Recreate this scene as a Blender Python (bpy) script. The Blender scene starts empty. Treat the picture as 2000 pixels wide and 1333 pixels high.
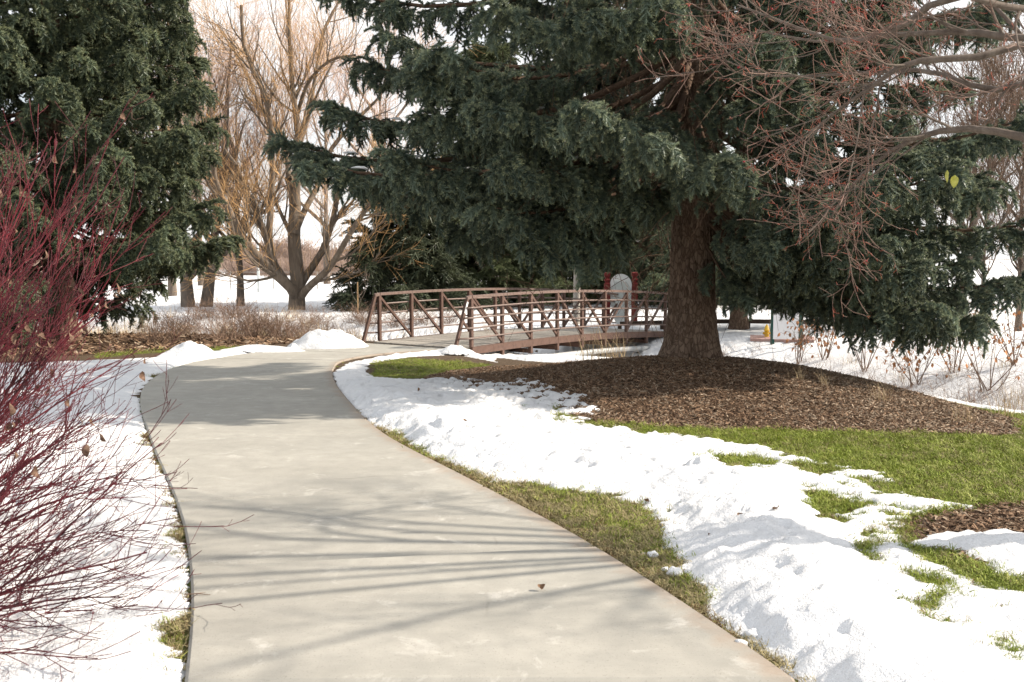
import bpy, math, numpy as np
from mathutils import Vector, Matrix
SC = bpy.context.scene
COL = SC.collection
R = math.radians
rng = np.random.default_rng(7)

# ------------------------------------------------------------------ camera
CAM_Z, FPX, HOR = 1.75, 1944.0, 505.0
PITCH = math.atan((666.5 - HOR) / FPX)
cam_d = bpy.data.cameras.new('camera'); cam = bpy.data.objects.new('camera', cam_d); COL.objects.link(cam)
cam.location = (0, 0, CAM_Z); cam.rotation_euler = (R(90) - PITCH, 0, 0)
cam_d.sensor_width = 36; cam_d.lens = 35; cam_d.clip_end = 3000
cam_d.dof.use_dof = True; cam_d.dof.focus_distance = 13.0; cam_d.dof.aperture_fstop = 5.6
SC.camera = cam

# ------------------------------------------------------------------ sky, sun, exposure
SUN_EL, SUN_AZ = R(33), R(4)           # azimuth measured from +X (right) towards +Y (away)
world = bpy.data.worlds.new('World'); SC.world = world; world.use_nodes = True
wn = world.node_tree; wn.nodes.clear()
def N(t, nt, **kw):
    n = nt.nodes.new(t)
    for k, v in kw.items():
        if hasattr(n, k): setattr(n, k, v)
    return n
wo = N('ShaderNodeOutputWorld', wn); wb = N('ShaderNodeBackground', wn); wb.inputs[1].default_value = 0.10
sky = N('ShaderNodeTexSky', wn); sky.sky_type = 'NISHITA'; sky.sun_disc = False
sky.sun_elevation = SUN_EL; sky.sun_rotation = math.pi / 2 - SUN_AZ
sky.air_density = 1.0; sky.dust_density = 2.0; sky.ozone_density = 1.0
tc = N('ShaderNodeTexCoord', wn); mp = N('ShaderNodeMapping', wn); mp.inputs['Scale'].default_value = (1.6, 1.6, 4.5)
cn = N('ShaderNodeTexNoise', wn); cn.inputs['Scale'].default_value = 2.2; cn.inputs['Detail'].default_value = 7; cn.inputs['Roughness'].default_value = .58
cr = N('ShaderNodeMapRange', wn); cr.inputs[1].default_value = .34; cr.inputs[2].default_value = .62; cr.inputs[3].default_value = .45; cr.inputs[4].default_value = .95
cm = N('ShaderNodeMix', wn, data_type='RGBA'); cm.inputs[7].default_value = (7.95, 7.95, 7.95, 1)
L = wn.links.new
L(tc.outputs['Generated'], mp.inputs[0]); L(mp.outputs[0], cn.inputs['Vector']); L(cn.outputs[0], cr.inputs[0])
L(cr.outputs[0], cm.inputs[0]); L(sky.outputs[0], cm.inputs[6]); L(cm.outputs[2], wb.inputs[0]); L(wb.outputs[0], wo.inputs[0])
sun_d = bpy.data.lights.new('sun', 'SUN'); sun = bpy.data.objects.new('sun', sun_d); COL.objects.link(sun)
sun_d.energy = 5.0; sun_d.angle = R(0.9); sun_d.color = (1.0, .89, .755)
sv = Vector((math.cos(SUN_EL) * math.cos(SUN_AZ), math.cos(SUN_EL) * math.sin(SUN_AZ), math.sin(SUN_EL)))
sun.rotation_euler = sv.to_track_quat('Z', 'Y').to_euler(); sun.location = (20, 5, 20)
SC.view_settings.view_transform = 'Standard'; SC.view_settings.look = 'None'
SC.view_settings.exposure = 0.78; SC.view_settings.gamma = 1
SC.cycles.use_denoising = True
SC.cycles.max_bounces = 4; SC.cycles.diffuse_bounces = 2; SC.cycles.glossy_bounces = 2; SC.cycles.transparent_max_bounces = 6
SC.cycles.use_adaptive_sampling = True; SC.cycles.adaptive_threshold = 0.02

# ------------------------------------------------------------------ helpers
def tag(o, label=None, cat=None, group=None, kind=None):
    if label: o['label'] = label
    if cat: o['category'] = cat
    if group: o['group'] = group
    if kind: o['kind'] = kind
    return o
def empty(name, loc):
    o = bpy.data.objects.new(name, None); COL.objects.link(o); o.location = loc; o.empty_display_size = .2
    return o
def put(name, me, parent=None):
    """link a mesh whose vertices are in world coordinates (or under a parent)"""
    o = bpy.data.objects.new(name, me); COL.objects.link(o)
    if parent is not None:
        o.parent = parent
        t = Vector(parent.location); q = parent.parent
        while q is not None:
            t = t * 0 + t; q = None
        o.matrix_parent_inverse = Matrix.Translation(-t) if parent.type == 'EMPTY' else Matrix.Identity(4)
    return o
def mesh(name, V, F, mat=None, smooth=False):
    """V (n,3); F list of (m,k) index arrays"""
    me = bpy.data.meshes.new(name)
    V = np.ascontiguousarray(V, dtype=np.float32)
    if not isinstance(F, (list, tuple)): F = [F]
    F = [np.asarray(f, dtype=np.int32) for f in F if len(f)]
    me.vertices.add(len(V)); me.vertices.foreach_set('co', V.ravel())
    if F:
        loops = np.concatenate([f.ravel() for f in F])
        counts = np.concatenate([np.full(len(f), f.shape[1], np.int32) for f in F])
        starts = np.concatenate([[0], np.cumsum(counts)[:-1]]).astype(np.int32)
        me.loops.add(len(loops)); me.loops.foreach_set('vertex_index', loops)
        me.polygons.add(len(counts)); me.polygons.foreach_set('loop_start', starts); me.polygons.foreach_set('loop_total', counts)
        me.polygons.foreach_set('use_smooth', np.full(len(counts), smooth))
    me.update(calc_edges=True); me.validate()
    if mat: me.materials.append(mat)
    return me
def vattr(me, name, data):
    a = me.attributes.new(name, 'FLOAT', 'POINT'); a.data.foreach_set('value', np.asarray(data, np.float32))
class MB:
    """collects simple solids into one mesh"""
    def __init__(s): s.V = []; s.F3 = []; s.F4 = []; s.n = 0
    def add(s, V, F4=(), F3=()):
        s.V.append(np.asarray(V, float))
        if len(F4): s.F4.append(np.asarray(F4) + s.n)
        if len(F3): s.F3.append(np.asarray(F3) + s.n)
        s.n += len(V); return s
    def box(s, c, size, ax=None, bevel=0.0):
        ax = np.eye(3) if ax is None else np.asarray(ax, float); h = np.asarray(size, float) / 2; c = np.asarray(c, float)
        if bevel <= 0:
            P = np.array([[x, y, z] for z in (-1, 1) for y in (-1, 1) for x in (-1, 1)], float) * h
            return s.add(c + P @ ax, [[0, 2, 3, 1], [4, 5, 7, 6], [0, 1, 5, 4], [2, 6, 7, 3], [0, 4, 6, 2], [1, 3, 7, 5]])
        b = bevel; hx, hy, hz = h
        ring = lambda ix, iy, z: [[-ix, -iy, z], [ix, -iy, z], [ix, iy, z], [-ix, iy, z]]
        P = np.array(ring(hx - b, hy - b, -hz) + ring(hx, hy, -hz + b) + ring(hx, hy, hz - b) + ring(hx - b, hy - b, hz), float)
        F = [[3, 2, 1, 0], [12, 13, 14, 15]]
        for k in range(3):
            for i in range(4):
                j = (i + 1) % 4; F.append([4 * k + i, 4 * k + j, 4 * k + 4 + j, 4 * k + 4 + i])
        return s.add(c + P @ ax, F)
    def bar(s, a, b, w, d, up=(0, 0, 1), bevel=0.004):
        a = np.asarray(a, float); b = np.asarray(b, float); z = b - a; l = np.linalg.norm(z); z = z / l
        x = np.cross(up, z); n = np.linalg.norm(x); x = np.array([1., 0, 0]) if n < 1e-6 else x / n
        y = np.cross(z, x)
        return s.box((a + b) / 2, (w, d, l), [x, y, z], bevel)
    def tube(s, P, r, sides=10, caps=True):
        P = np.asarray(P, float); r = np.broadcast_to(np.asarray(r, float), (len(P),))
        V, F = tubes(P[None], r[None], sides); s.add(V, F)
        if caps:
            n = len(P); k = s.n - n * sides
            for base, pt, flip in ((0, P[0], True), ((n - 1) * sides, P[-1], False)):
                c = s.n; s.V.append(pt[None]); s.n += 1
                ids = np.arange(sides) + k + base; nx = np.roll(ids, -1)
                f = np.stack([ids, nx, np.full(sides, c)], 1)
                s.F3.append(f[:, ::-1] if flip else f)
        return s
    def lathe(s, c, prof, sides=16):
        a = np.linspace(0, 2 * np.pi, sides, endpoint=False); V = []
        for r, z in prof: V.append(np.stack([c[0] + r * np.cos(a), c[1] + r * np.sin(a), np.full(sides, c[2] + z)], 1))
        n = len(prof); F = []
        for k in range(n - 1):
            for i in range(sides):
                j = (i + 1) % sides; F.append([k * sides + i, k * sides + j, (k + 1) * sides + j, (k + 1) * sides + i])
        return s.add(np.concatenate(V), F)
    def mesh(s, name, mat, smooth=False):
        return mesh(name, np.concatenate(s.V), ([np.concatenate(s.F4)] if s.F4 else []) + ([np.concatenate(s.F3)] if s.F3 else []), mat, smooth)
    def build(s, name, mat, parent=None, smooth=False): return put(name, s.mesh(name, mat, smooth), parent)

def unit(v, axis=-1): return v / np.maximum(np.linalg.norm(v, axis=axis, keepdims=True), 1e-9)
def tubes(P, Rr, sides):
    """P (M,N,3), Rr (M,N) -> verts, quads for M tapered tubes"""
    M, n, _ = P.shape
    T = unit(np.gradient(P, axis=1))
    ref = np.where(np.abs(T[:, :1, 2:3]) > .9, np.array([1., 0, 0]), np.array([0, 0, 1.]))
    ref = np.broadcast_to(ref, P.shape)
    A = unit(np.cross(T, ref)); B = np.cross(T, A)
    a = np.linspace(0, 2 * np.pi, sides, endpoint=False)
    V = P[:, :, None] + Rr[:, :, None, None] * (A[:, :, None] * np.cos(a)[:, None] + B[:, :, None] * np.sin(a)[:, None])
    V = V.reshape(-1, 3)
    m, k, i = np.meshgrid(np.arange(M), np.arange(n - 1), np.arange(sides), indexing='ij'); j = (i + 1) % sides
    base = (m * n + k) * sides
    F = np.stack([base + i, base + j, base + sides + j, base + sides + i], -1).reshape(-1, 4)
    return V, F

# ------------------------------------------------------------------ noise (numpy)
_perm = np.random.default_rng(3).random((256, 256))
_ang = _perm * 2 * np.pi; _gx, _gy = np.cos(_ang), np.sin(_ang)
def perlin(x, y):
    xi = np.floor(x).astype(int); yi = np.floor(y).astype(int); xf = x - xi; yf = y - yi
    u = xf ** 3 * (xf * (xf * 6 - 15) + 10); v = yf ** 3 * (yf * (yf * 6 - 15) + 10)
    def g(i, j):
        a = (xi + i) & 255; b = (yi + j) & 255
        return _gx[a, b] * (xf - i) + _gy[a, b] * (yf - j)
    return ((g(0, 0) * (1 - u) + g(1, 0) * u) * (1 - v) + (g(0, 1) * (1 - u) + g(1, 1) * u) * v) * 1.4
def fbm(x, y, oct=4, gain=.5):
    s = 0; a = 1.; t = 0
    for o in range(oct):
        s = s + a * perlin(x + 17.3 * o, y - 9.1 * o); t += a; a *= gain; x = x * 2.03; y = y * 2.03
    return s / t
def billow(x, y, oct=4):
    s = 0; a = 1.; t = 0
    for o in range(oct):
        s = s + a * (1 - np.abs(perlin(x + 7.7 * o, y + 3.1 * o)) * 2); t += a; a *= .5; x = x * 2.1; y = y * 2.1
    return s / t
def sstep(a, b, x):
    t = np.clip((x - a) / (b - a), 0, 1); return t * t * (3 - 2 * t)
def seg_dist(x, y, pts):
    d = np.full(np.shape(x), 1e9); par = np.zeros(np.shape(x))
    for k in range(len(pts) - 1):
        ax, ay = pts[k][:2]; bx, by = pts[k + 1][:2]; ux, uy = bx - ax, by - ay
        t = np.clip(((x - ax) * ux + (y - ay) * uy) / (ux * ux + uy * uy), 0, 1)
        dd = np.hypot(x - ax - t * ux, y - ay - t * uy); m = dd < d
        d = np.where(m, dd, d); par = np.where(m, k + t, par)
    return d, par
def poly_sd(x, y, pts):
    """signed distance to polygon, positive inside"""
    pts = list(pts); d, _ = seg_dist(x, y, pts + [pts[0]])
    ins = np.zeros(np.shape(x), bool); n = len(pts)
    for k in range(n):
        ax, ay = pts[k][:2]; bx, by = pts[(k + 1) % n][:2]
        if ay == by: continue
        c = ((ay > y) != (by > y)) & (x < (bx - ax) * (y - ay) / (by - ay) + ax)
        ins ^= c
    return np.where(ins, d, -d)

# ------------------------------------------------------------------ terrain
SPRUCE = (2.62, 14.5)
CREEK = [(-60, 40), (-30, 36.5), (-14, 33.5), (-6, 31), (1.3, 26), (4.9, 21.8), (6.5, 18.6), (7.9, 15.8), (10, 12), (13, 8), (20, 3), (30, 0)]
def slope(x, y):
    return -.15 * sstep(8, 20, y) - .22 * sstep(21.5, 29, y) + .9 * sstep(90, 260, y)
def G(x, y):
    x = np.asarray(x, float); y = np.asarray(y, float)
    z = slope(x, y)
    z = z + .42 * np.exp(-(((x - 2.75) / 3.0) ** 2 + ((y - 14.2) / 2.5) ** 2))
    d, p = seg_dist(x, y, CREEK)
    z = z - .95 * np.exp(-(d / 2.5) ** 2)
    d2, _ = seg_dist(x, y, [(.35, 21.1), (2.6, 24.0)]); z = z - .38 * np.exp(-(d2 / 1.1) ** 2)
    z = z + .10 * np.exp(-(((x + 9.5) / 3.5) ** 2 + ((y - 23) / 3) ** 2))
    z = z + .035 * fbm(x * .35, y * .35, 3) * sstep(0, 6, np.hypot(x, y))
    return z
def ray(px, py):
    cx, cy = (px - 1000) / FPX, (666.5 - py) / FPX
    f = np.array([0, math.cos(PITCH), -math.sin(PITCH)]); u = np.array([0, math.sin(PITCH), math.cos(PITCH)])
    return f + cx * np.array([1., 0, 0]) + cy * u
def gp(px, py, fn=None, dz=0.):
    """where the sight line through a point of the photograph meets the ground"""
    fn = fn or G; d = ray(px, py); z = 0.
    for _ in range(25):
        t = (z - CAM_Z) / d[2]; z = .5 * z + .5 * (float(fn(t * d[0], t * d[1])) + dz)
    return (t * d[0], t * d[1])
def at(px, py, Y):
    d = ray(px, py); t = Y / d[1]; return np.array([t * d[0], Y, CAM_Z + t * d[2]])

# ------------------------------------------------------------------ materials
def mat_new(name):
    m = bpy.data.materials.new(name); m.use_nodes = True; nt = m.node_tree; nt.nodes.clear()
    o = N('ShaderNodeOutputMaterial', nt); b = N('ShaderNodeBsdfPrincipled', nt); nt.links.new(b.outputs[0], o.inputs[0])
    b.inputs['Roughness'].default_value = .8; b.inputs['Specular IOR Level'].default_value = .25
    return m, nt, b
def rgb(c): return (c[0], c[1], c[2], 1)
def noise(nt, scale, detail=4, rough=.55, coord='Object', stretch=None, dist=0):
    t = N('ShaderNodeTexCoord', nt); n = N('ShaderNodeTexNoise', nt)
    n.inputs['Scale'].default_value = scale; n.inputs['Detail'].default_value = detail; n.inputs['Roughness'].default_value = rough; n.inputs['Distortion'].default_value = dist
    if stretch is not None:
        m = N('ShaderNodeMapping', nt); m.inputs['Scale'].default_value = stretch; nt.links.new(t.outputs[coord], m.inputs[0]); nt.links.new(m.outputs[0], n.inputs['Vector'])
    else: nt.links.new(t.outputs[coord], n.inputs['Vector'])
    return n.outputs[0]
def ramp(nt, src, stops):
    r = N('ShaderNodeValToRGB', nt); e = r.color_ramp.elements
    while len(e) < len(stops): e.new(.5)
    for el, (p, c) in zip(e, stops): el.position = p; el.color = rgb(c) if len(c) == 3 else c
    nt.links.new(src, r.inputs[0]); return r.outputs[0]
def mapr(nt, src, a, b, c=0., d=1.):
    r = N('ShaderNodeMapRange', nt)
    for i, v in enumerate((a, b, c, d)): r.inputs[i + 1].default_value = v
    nt.links.new(src, r.inputs[0]); return r.outputs[0]
def mix(nt, fac, a, b, mode='MIX'):
    m = N('ShaderNodeMix', nt, data_type='RGBA'); m.blend_type = mode
    for s, v in ((0, fac), (6, a), (7, b)):
        if isinstance(v, (int, float)): m.inputs[s].default_value = v
        elif isinstance(v, tuple): m.inputs[s].default_value = rgb(v)
        else: nt.links.new(v, m.inputs[s])
    return m.outputs[2]
def math_n(nt, op, a, b=None):
    m = N('ShaderNodeMath', nt); m.operation = op
    for i, v in ((0, a), (1, b)):
        if v is None: continue
        if isinstance(v, (int, float)): m.inputs[i].default_value = v
        else: nt.links.new(v, m.inputs[i])
    return m.outputs[0]
def attr(nt, name):
    a = N('ShaderNodeAttribute', nt); a.attribute_name = name; return a.outputs['Fac']
def bump(nt, b, h, strength=.3, dist=.02):
    n = N('ShaderNodeBump', nt); n.inputs['Strength'].default_value = strength; n.inputs['Distance'].default_value = dist
    nt.links.new(h, n.inputs['Height']); nt.links.new(n.outputs[0], b.inputs['Normal'])
def inst_rand(nt): return N('ShaderNodeObjectInfo', nt).outputs['Random']
def simple(name, c1, c2, scale=8, rough=.75, bstr=.2, bdist=.01, stretch=None, detail=5, spec=.25, metallic=0., rnd=0.):
    m, nt, b = mat_new(name); n = noise(nt, scale, detail, stretch=stretch)
    col = ramp(nt, n, [(.32, c1), (.68, c2)])
    if rnd:
        v = mapr(nt, inst_rand(nt), 0, 1, 1 - rnd, 1 + rnd); col = mix(nt, 1., col, N2rgb(nt, v), 'MULTIPLY')
    nt.links.new(col, b.inputs['Base Color']); b.inputs['Roughness'].default_value = rough; b.inputs['Specular IOR Level'].default_value = spec; b.inputs['Metallic'].default_value = metallic
    if bstr: bump(nt, b, n, bstr, bdist)
    return m
def N2rgb(nt, v):
    c = N('ShaderNodeCombineColor', nt)
    for i in range(3): nt.links.new(v, c.inputs[i])
    return c.outputs[0]

# ------------------------------------------------------------------ scattering of tiny pieces (geometry nodes)
_groups = {}
def proto(name, me):
    return bpy.data.objects.new(name, me)          # never linked to the scene: only a shape for scattering
def scatter(name, pos, rot, scl, var, variants, parent=None):
    me = bpy.data.meshes.new(name); pos = np.ascontiguousarray(pos, np.float32)
    me.vertices.add(len(pos)); me.vertices.foreach_set('co', pos.ravel())
    a = me.attributes.new('rot', 'FLOAT_VECTOR', 'POINT'); a.data.foreach_set('vector', np.ascontiguousarray(rot, np.float32).ravel())
    a = me.attributes.new('scl', 'FLOAT', 'POINT'); a.data.foreach_set('value', np.asarray(scl, np.float32))
    a = me.attributes.new('var', 'INT', 'POINT'); a.data.foreach_set('value', np.asarray(var, np.int32))
    key = tuple(v.name for v in variants)
    if key not in _groups:
        g = bpy.data.node_groups.new('scatter_' + name, 'GeometryNodeTree')
        g.interface.new_socket('Geometry', in_out='INPUT', socket_type='NodeSocketGeometry')
        g.interface.new_socket('Geometry', in_out='OUTPUT', socket_type='NodeSocketGeometry')
        gi = g.nodes.new('NodeGroupInput'); go = g.nodes.new('NodeGroupOutput'); jn = g.nodes.new('GeometryNodeJoinGeometry')
        def na(n, t):
            x = g.nodes.new('GeometryNodeInputNamedAttribute'); x.data_type = t; x.inputs[0].default_value = n
            return [o for o in x.outputs if o.enabled and o.name == 'Attribute'][0]
        ro = g.nodes.new('FunctionNodeEulerToRotation'); g.links.new(na('rot', 'FLOAT_VECTOR'), ro.inputs[0])
        sc_, va = na('scl', 'FLOAT'), na('var', 'INT')
        for i, v in enumerate(variants):
            oi = g.nodes.new('GeometryNodeObjectInfo'); oi.inputs['Object'].default_value = v; oi.inputs['As Instance'].default_value = True
            cp = g.nodes.new('FunctionNodeCompare'); cp.data_type = 'INT'; cp.operation = 'EQUAL'
            ins = [s for s in cp.inputs if s.enabled]; g.links.new(va, ins[0]); ins[1].default_value = i
            ip = g.nodes.new('GeometryNodeInstanceOnPoints')
            g.links.new(gi.outputs[0], ip.inputs['Points']); g.links.new(cp.outputs[0], ip.inputs['Selection'])
            g.links.new(oi.outputs['Geometry'], ip.inputs['Instance']); g.links.new(ro.outputs[0], ip.inputs['Rotation']); g.links.new(sc_, ip.inputs['Scale'])
            g.links.new(ip.outputs[0], jn.inputs[0])
        g.links.new(jn.outputs[0], go.inputs[0]); _groups[key] = g
    o = put(name, me, parent)
    md = o.modifiers.new('scatter', 'NODES'); md.node_group = _groups[key]
    return o
def euler_from(xa, up):
    """euler XYZ whose X axis is xa and Z axis is near up"""
    x = unit(xa); y = unit(np.cross(up, x)); z = np.cross(x, y)
    ry = -np.arcsin(np.clip(x[:, 2], -1, 1)); rx = np.arctan2(y[:, 2], z[:, 2]); rz = np.arctan2(x[:, 1], x[:, 0])
    return np.stack([rx, ry, rz], 1)
# ------------------------------------------------------------------ surfaces of the ground
def ground_mat():
    m, nt, b = mat_new('ground_surface')
    n1 = noise(nt, 30, 6, .65); n2 = noise(nt, 2.2, 4); n3 = noise(nt, 9, 5, .6)
    soil = ramp(nt, n1, [(.3, (.035, .024, .016)), (.55, (.10, .072, .048)), (.75, (.21, .16, .11))])
    mulch = ramp(nt, n1, [(.3, (.028, .017, .012)), (.55, (.075, .046, .031)), (.75, (.16, .105, .07))])
    lawn = ramp(nt, n1, [(.3, (.045, .05, .016)), (.6, (.12, .13, .036)), (.78, (.22, .20, .08))])
    fray = math_n(nt, 'ADD', mapr(nt, n3, .3, .7, -.12, .12), mapr(nt, n1, .3, .7, -.05, .05))
    ml = mapr(nt, math_n(nt, 'ADD', attr(nt, 'mulch'), fray), -.03, .03)
    ll = mapr(nt, math_n(nt, 'ADD', attr(nt, 'lawn'), fray), -.03, .03)
    col = mix(nt, ll, soil, lawn); col = mix(nt, ml, col, mulch)
    nt.links.new(col, b.inputs['Base Color']); b.inputs['Roughness'].default_value = .95; b.inputs['Specular IOR Level'].default_value = .1
    bump(nt, b, n1, .7, .02)
    return m
def snow_mat():
    m, nt, b = mat_new('snow')
    n1 = noise(nt, 18, 6, .6); n2 = noise(nt, 90, 3, .6); n3 = noise(nt, 1.7, 5)
    dirt = mapr(nt, math_n(nt, 'MULTIPLY', mapr(nt, noise(nt, 5, 6, .7), .62, .78), mapr(nt, noise(nt, 55, 3, .6), .5, .62)), 0, 1, 0, .35)
    col = mix(nt, dirt, ramp(nt, n3, [(.3, (.72, .735, .755)), (.7, (.79, .795, .80))]), (.34, .27, .2))
    nt.links.new(col, b.inputs['Base Color']); b.inputs['Roughness'].default_value = .65; b.inputs['Specular IOR Level'].default_value = .3
    h = math_n(nt, 'ADD', n1, mapr(nt, n2, 0, 1, 0, .35)); bump(nt, b, h, .65, .055)
    return m
def concrete_mat():
    m, nt, b = mat_new('concrete')
    big = noise(nt, .9, 5, .6); mid = noise(nt, 6, 6, .65); fine = noise(nt, 120, 3, .6)
    broom = noise(nt, 26, 4, .6, stretch=(.25, 3.2, 1)); blot = noise(nt, 3.1, 7, .7, dist=.6)
    col = ramp(nt, big, [(.3, (.318, .306, .272)), (.7, (.40, .386, .345))])
    col = mix(nt, mapr(nt, mid, .38, .66, 0, .5), col, (.25, .245, .22))
    col = mix(nt, mapr(nt, broom, .35, .7, 0, .22), col, (.30, .295, .263))
    col = mix(nt, mapr(nt, noise(nt, .55, 4, .6, dist=.8), .48, .66, 0, .34), col, (.235, .233, .212))   # damp stains
    col = mix(nt, mapr(nt, blot, .58, .70, 0, .50), col, (.58, .56, .52))           # dried salt
    col = mix(nt, mapr(nt, fine, .60, .72, 0, .7), col, (.17, .158, .14))
    # hairline cracks
    t = N('ShaderNodeTexCoord', nt); vo = N('ShaderNodeTexVoronoi', nt); vo.feature = 'DISTANCE_TO_EDGE'; vo.inputs['Scale'].default_value = .55
    mp_ = N('ShaderNodeMixRGB', nt); mp_.inputs[0].default_value = .12; nt.links.new(t.outputs['Object'], mp_.inputs[1])
    nz = N('ShaderNodeTexNoise', nt); nz.inputs['Scale'].default_value = 3; nz.inputs['Detail'].default_value = 6; nt.links.new(t.outputs['Object'], nz.inputs[0]); nt.links.new(nz.outputs[1], mp_.inputs[2]); nt.links.new(mp_.outputs[0], vo.inputs['Vector'])
    crack = math_n(nt, 'MULTIPLY', mapr(nt, vo.outputs[0], 0, .006, 1, 0), mapr(nt, noise(nt, 1.3, 2), .55, .66, 0, .38))
    col = mix(nt, crack, col, (.16, .15, .13))
    edge = math_n(nt, 'ADD', attr(nt, 'edge'), mapr(nt, mid, .3, .7, -.08, .08))      # rusty soil washed onto the margin
    col = mix(nt, mapr(nt, edge, 0, .15, .5, 0), col, (.25, .17, .115))
    nt.links.new(col, b.inputs['Base Color']); b.inputs['Roughness'].default_value = .85; b.inputs['Specular IOR Level'].default_value = .25
    h = math_n(nt, 'ADD', mapr(nt, fine, 0, 1, 0, .5), broom); bump(nt, b, h, .22, .006)
    return m
M_GROUND, M_SNOW, M_CONC = ground_mat(), snow_mat(), concrete_mat()
M_STEEL = simple('weathered_brown_steel', (.072, .039, .028), (.112, .062, .046), 14, .55, .05, .003, spec=.4)
M_STEEL2 = simple('worn_rail_steel', (.115, .074, .060), (.165, .112, .092), 20, .45, .05, .002, spec=.5)
M_REFL = simple('pale_reflective_strip', (.62, .62, .62), (.74, .74, .74), 20, .4, 0)
M_PLANK = simple('grey_deck_timber', (.20, .18, .155), (.36, .335, .295), 5, .85, .35, .004, stretch=(2, 2, 2), rnd=.15)
M_PIPE = simple('galvanised_pipe', (.30, .31, .31), (.42, .43, .43), 8, .5, .03, .002, spec=.5)
M_ABUT = simple('abutment_concrete', (.33, .315, .285), (.46, .44, .40), 5, .9, .2, .01)
M_RED = simple('barn_red_post_paint', (.13, .018, .016), (.19, .03, .026), 12, .6, .1, .004)
M_SIGN = simple('sign_back_grey', (.50, .53, .51), (.58, .61, .59), 6, .6, .03, .002)
M_SIGN2 = simple('sign_rim_white', (.70, .72, .70), (.78, .80, .78), 6, .55, .03, .002)
M_GREEN = simple('green_sign_post_paint', (.018, .065, .055), (.03, .09, .075), 9, .5, .05, .003)
M_YELLOW = simple('hydrant_yellow_paint', (.55, .33, .02), (.68, .43, .04), 12, .45, .05, .003, spec=.4)
M_BLACK = simple('black_plastic', (.012, .013, .018), (.02, .021, .028), 10, .45, 0)
M_WHITE = simple('white_print', (.72, .72, .74), (.78, .78, .8), 10, .5, 0)
M_POLE = simple('weathered_pole', (.27, .245, .215), (.40, .37, .33), 4, .8, .3, .006, stretch=(6, 6, .5))
M_LOG = simple('dark_rail_timber', (.035, .024, .018), (.08, .055, .04), 6, .8, .3, .01, stretch=(.6, 4, 4))
M_PINK = simple('pink_pavers', (.38, .24, .21), (.46, .31, .28), 7, .85, .1, .004)

# ------------------------------------------------------------------ outlines on the ground
def pts(*ps): return [gp(*p) for p in ps]
def cat(P, n):
    """catmull-rom through P, n samples per span"""
    P = np.asarray(P, float); P = np.vstack([2 * P[0] - P[1], P, 2 * P[-1] - P[-2]]); out = []
    for k in range(1, len(P) - 2):
        t = np.linspace(0, 1, n, endpoint=False)[:, None]; a, b_, c, d = P[k - 1], P[k], P[k + 1], P[k + 2]
        out.append(.5 * (2 * b_ + (c - a) * t + (2 * a - 5 * b_ + 4 * c - d) * t ** 2 + (3 * b_ - a - 3 * c + d) * t ** 3))
    out.append(P[-2][None]); return np.concatenate(out)
RIBS = [((.30, -7.0), (2.75, -6.3)), ((.55, -4.2), (2.95, -3.6)), ((.20, -1.6), (2.62, -1.2)), ((-.55, .9), (1.92, 1.25))]
for a, b_ in [((360, 1345), (1562, 1340)), ((371, 1112), (1163, 1072)), ((345, 985), (948, 955)), ((295, 864), (748, 848)), ((274, 785), (676, 778)),
             ((290, 748), (652, 742)), ((340, 720), (652, 722)), ((420, 702), (672, 706)), ((540, 686), (750, 693))]:
    RIBS.append((gp(*a, slope), gp(*b_, slope)))
BN0 = np.array([-.86, 21.0]); BD = np.array([.602, .7985]); BP = np.array([-.7985, .602]); BW, PAN, NP = 2.7, 1.07, 10
RIBS.append((tuple(BN0 + BP * 2.62 - BD * .55), tuple(BN0 + BP * .08 - BD * .55)))
RL = cat([r[0] for r in RIBS], 8); RRt = cat([r[1] for r in RIBS], 8)
PATH_POLY = [tuple(p) for p in RL] + [tuple(p) for p in RRt[::-1]]
MULCH = pts((828, 738), (880, 726), (960, 718), (1060, 713), (1180, 709), (1290, 708)) + [(4.1, 15.9), (5.0, 14.6), (5.3, 12.6), (5.6, 10.9)] + \
    pts((1992, 850), (1930, 852), (1800, 846), (1600, 843), (1400, 839), (1250, 832), (1130, 822), (1090, 795), (1010, 778), (930, 765), (850, 748))
RING = [(3.95 + 1.42 * math.cos(a) * (1 + .06 * math.sin(3 * a)), 5.95 + 1.05 * math.sin(a)) for a in np.linspace(0, 2 * math.pi, 22, endpoint=False)]
LAWN_FAR = pts((716, 706), (800, 700), (900, 706), (960, 713), (880, 726), (828, 740), (760, 742), (725, 735), (738, 722))
LEFT_LAWN = pts((190, 700), (300, 690), (480, 683), (480, 676), (300, 682), (190, 690))
LEFT_MULCH = pts((0, 700), (200, 692), (330, 684), (480, 677), (560, 672)) + [(-5.5, 26), (-9, 28), (-16, 27), (-16, 22)]
SNOW_R = pts((650, 728), (652, 750), (676, 782), (720, 826), (800, 868), (875, 903), (960, 943), (1060, 958), (1180, 972), (1268, 1003), (1275, 1035),
             (1325, 1085), (1350, 1120), (1395, 1150), (1400, 1200), (1475, 1250), (1540, 1290), (1610, 1345)) + [(2.35, 2.2), (3.3, 0), (6, -2), (7.5, 3.5), (5.6, 4.6)] + \
    pts((2080, 1190), (1990, 1158), (1920, 1148), (1870, 1122), (1800, 1092), (1752, 1060), (1790, 1010), (1935, 993), (1780, 968),
        (1745, 925), (1640, 908), (1500, 878), (1370, 850), (1250, 835), (1160, 825), (1215, 800), (1165, 772), (1070, 752), (970, 742), (900, 736), (830, 742), (740, 740), (712, 728), (722, 710), (810, 697), (900, 694), (970, 708), (968, 700), (925, 688), (860, 686), (740, 697), (685, 708))
_i = np.arange(len(RL[24:])); _o = .03 - .13 * np.maximum(0, np.sin(_i * .62 + 1) + .6 * np.sin(_i * 1.37) - .35)
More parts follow.
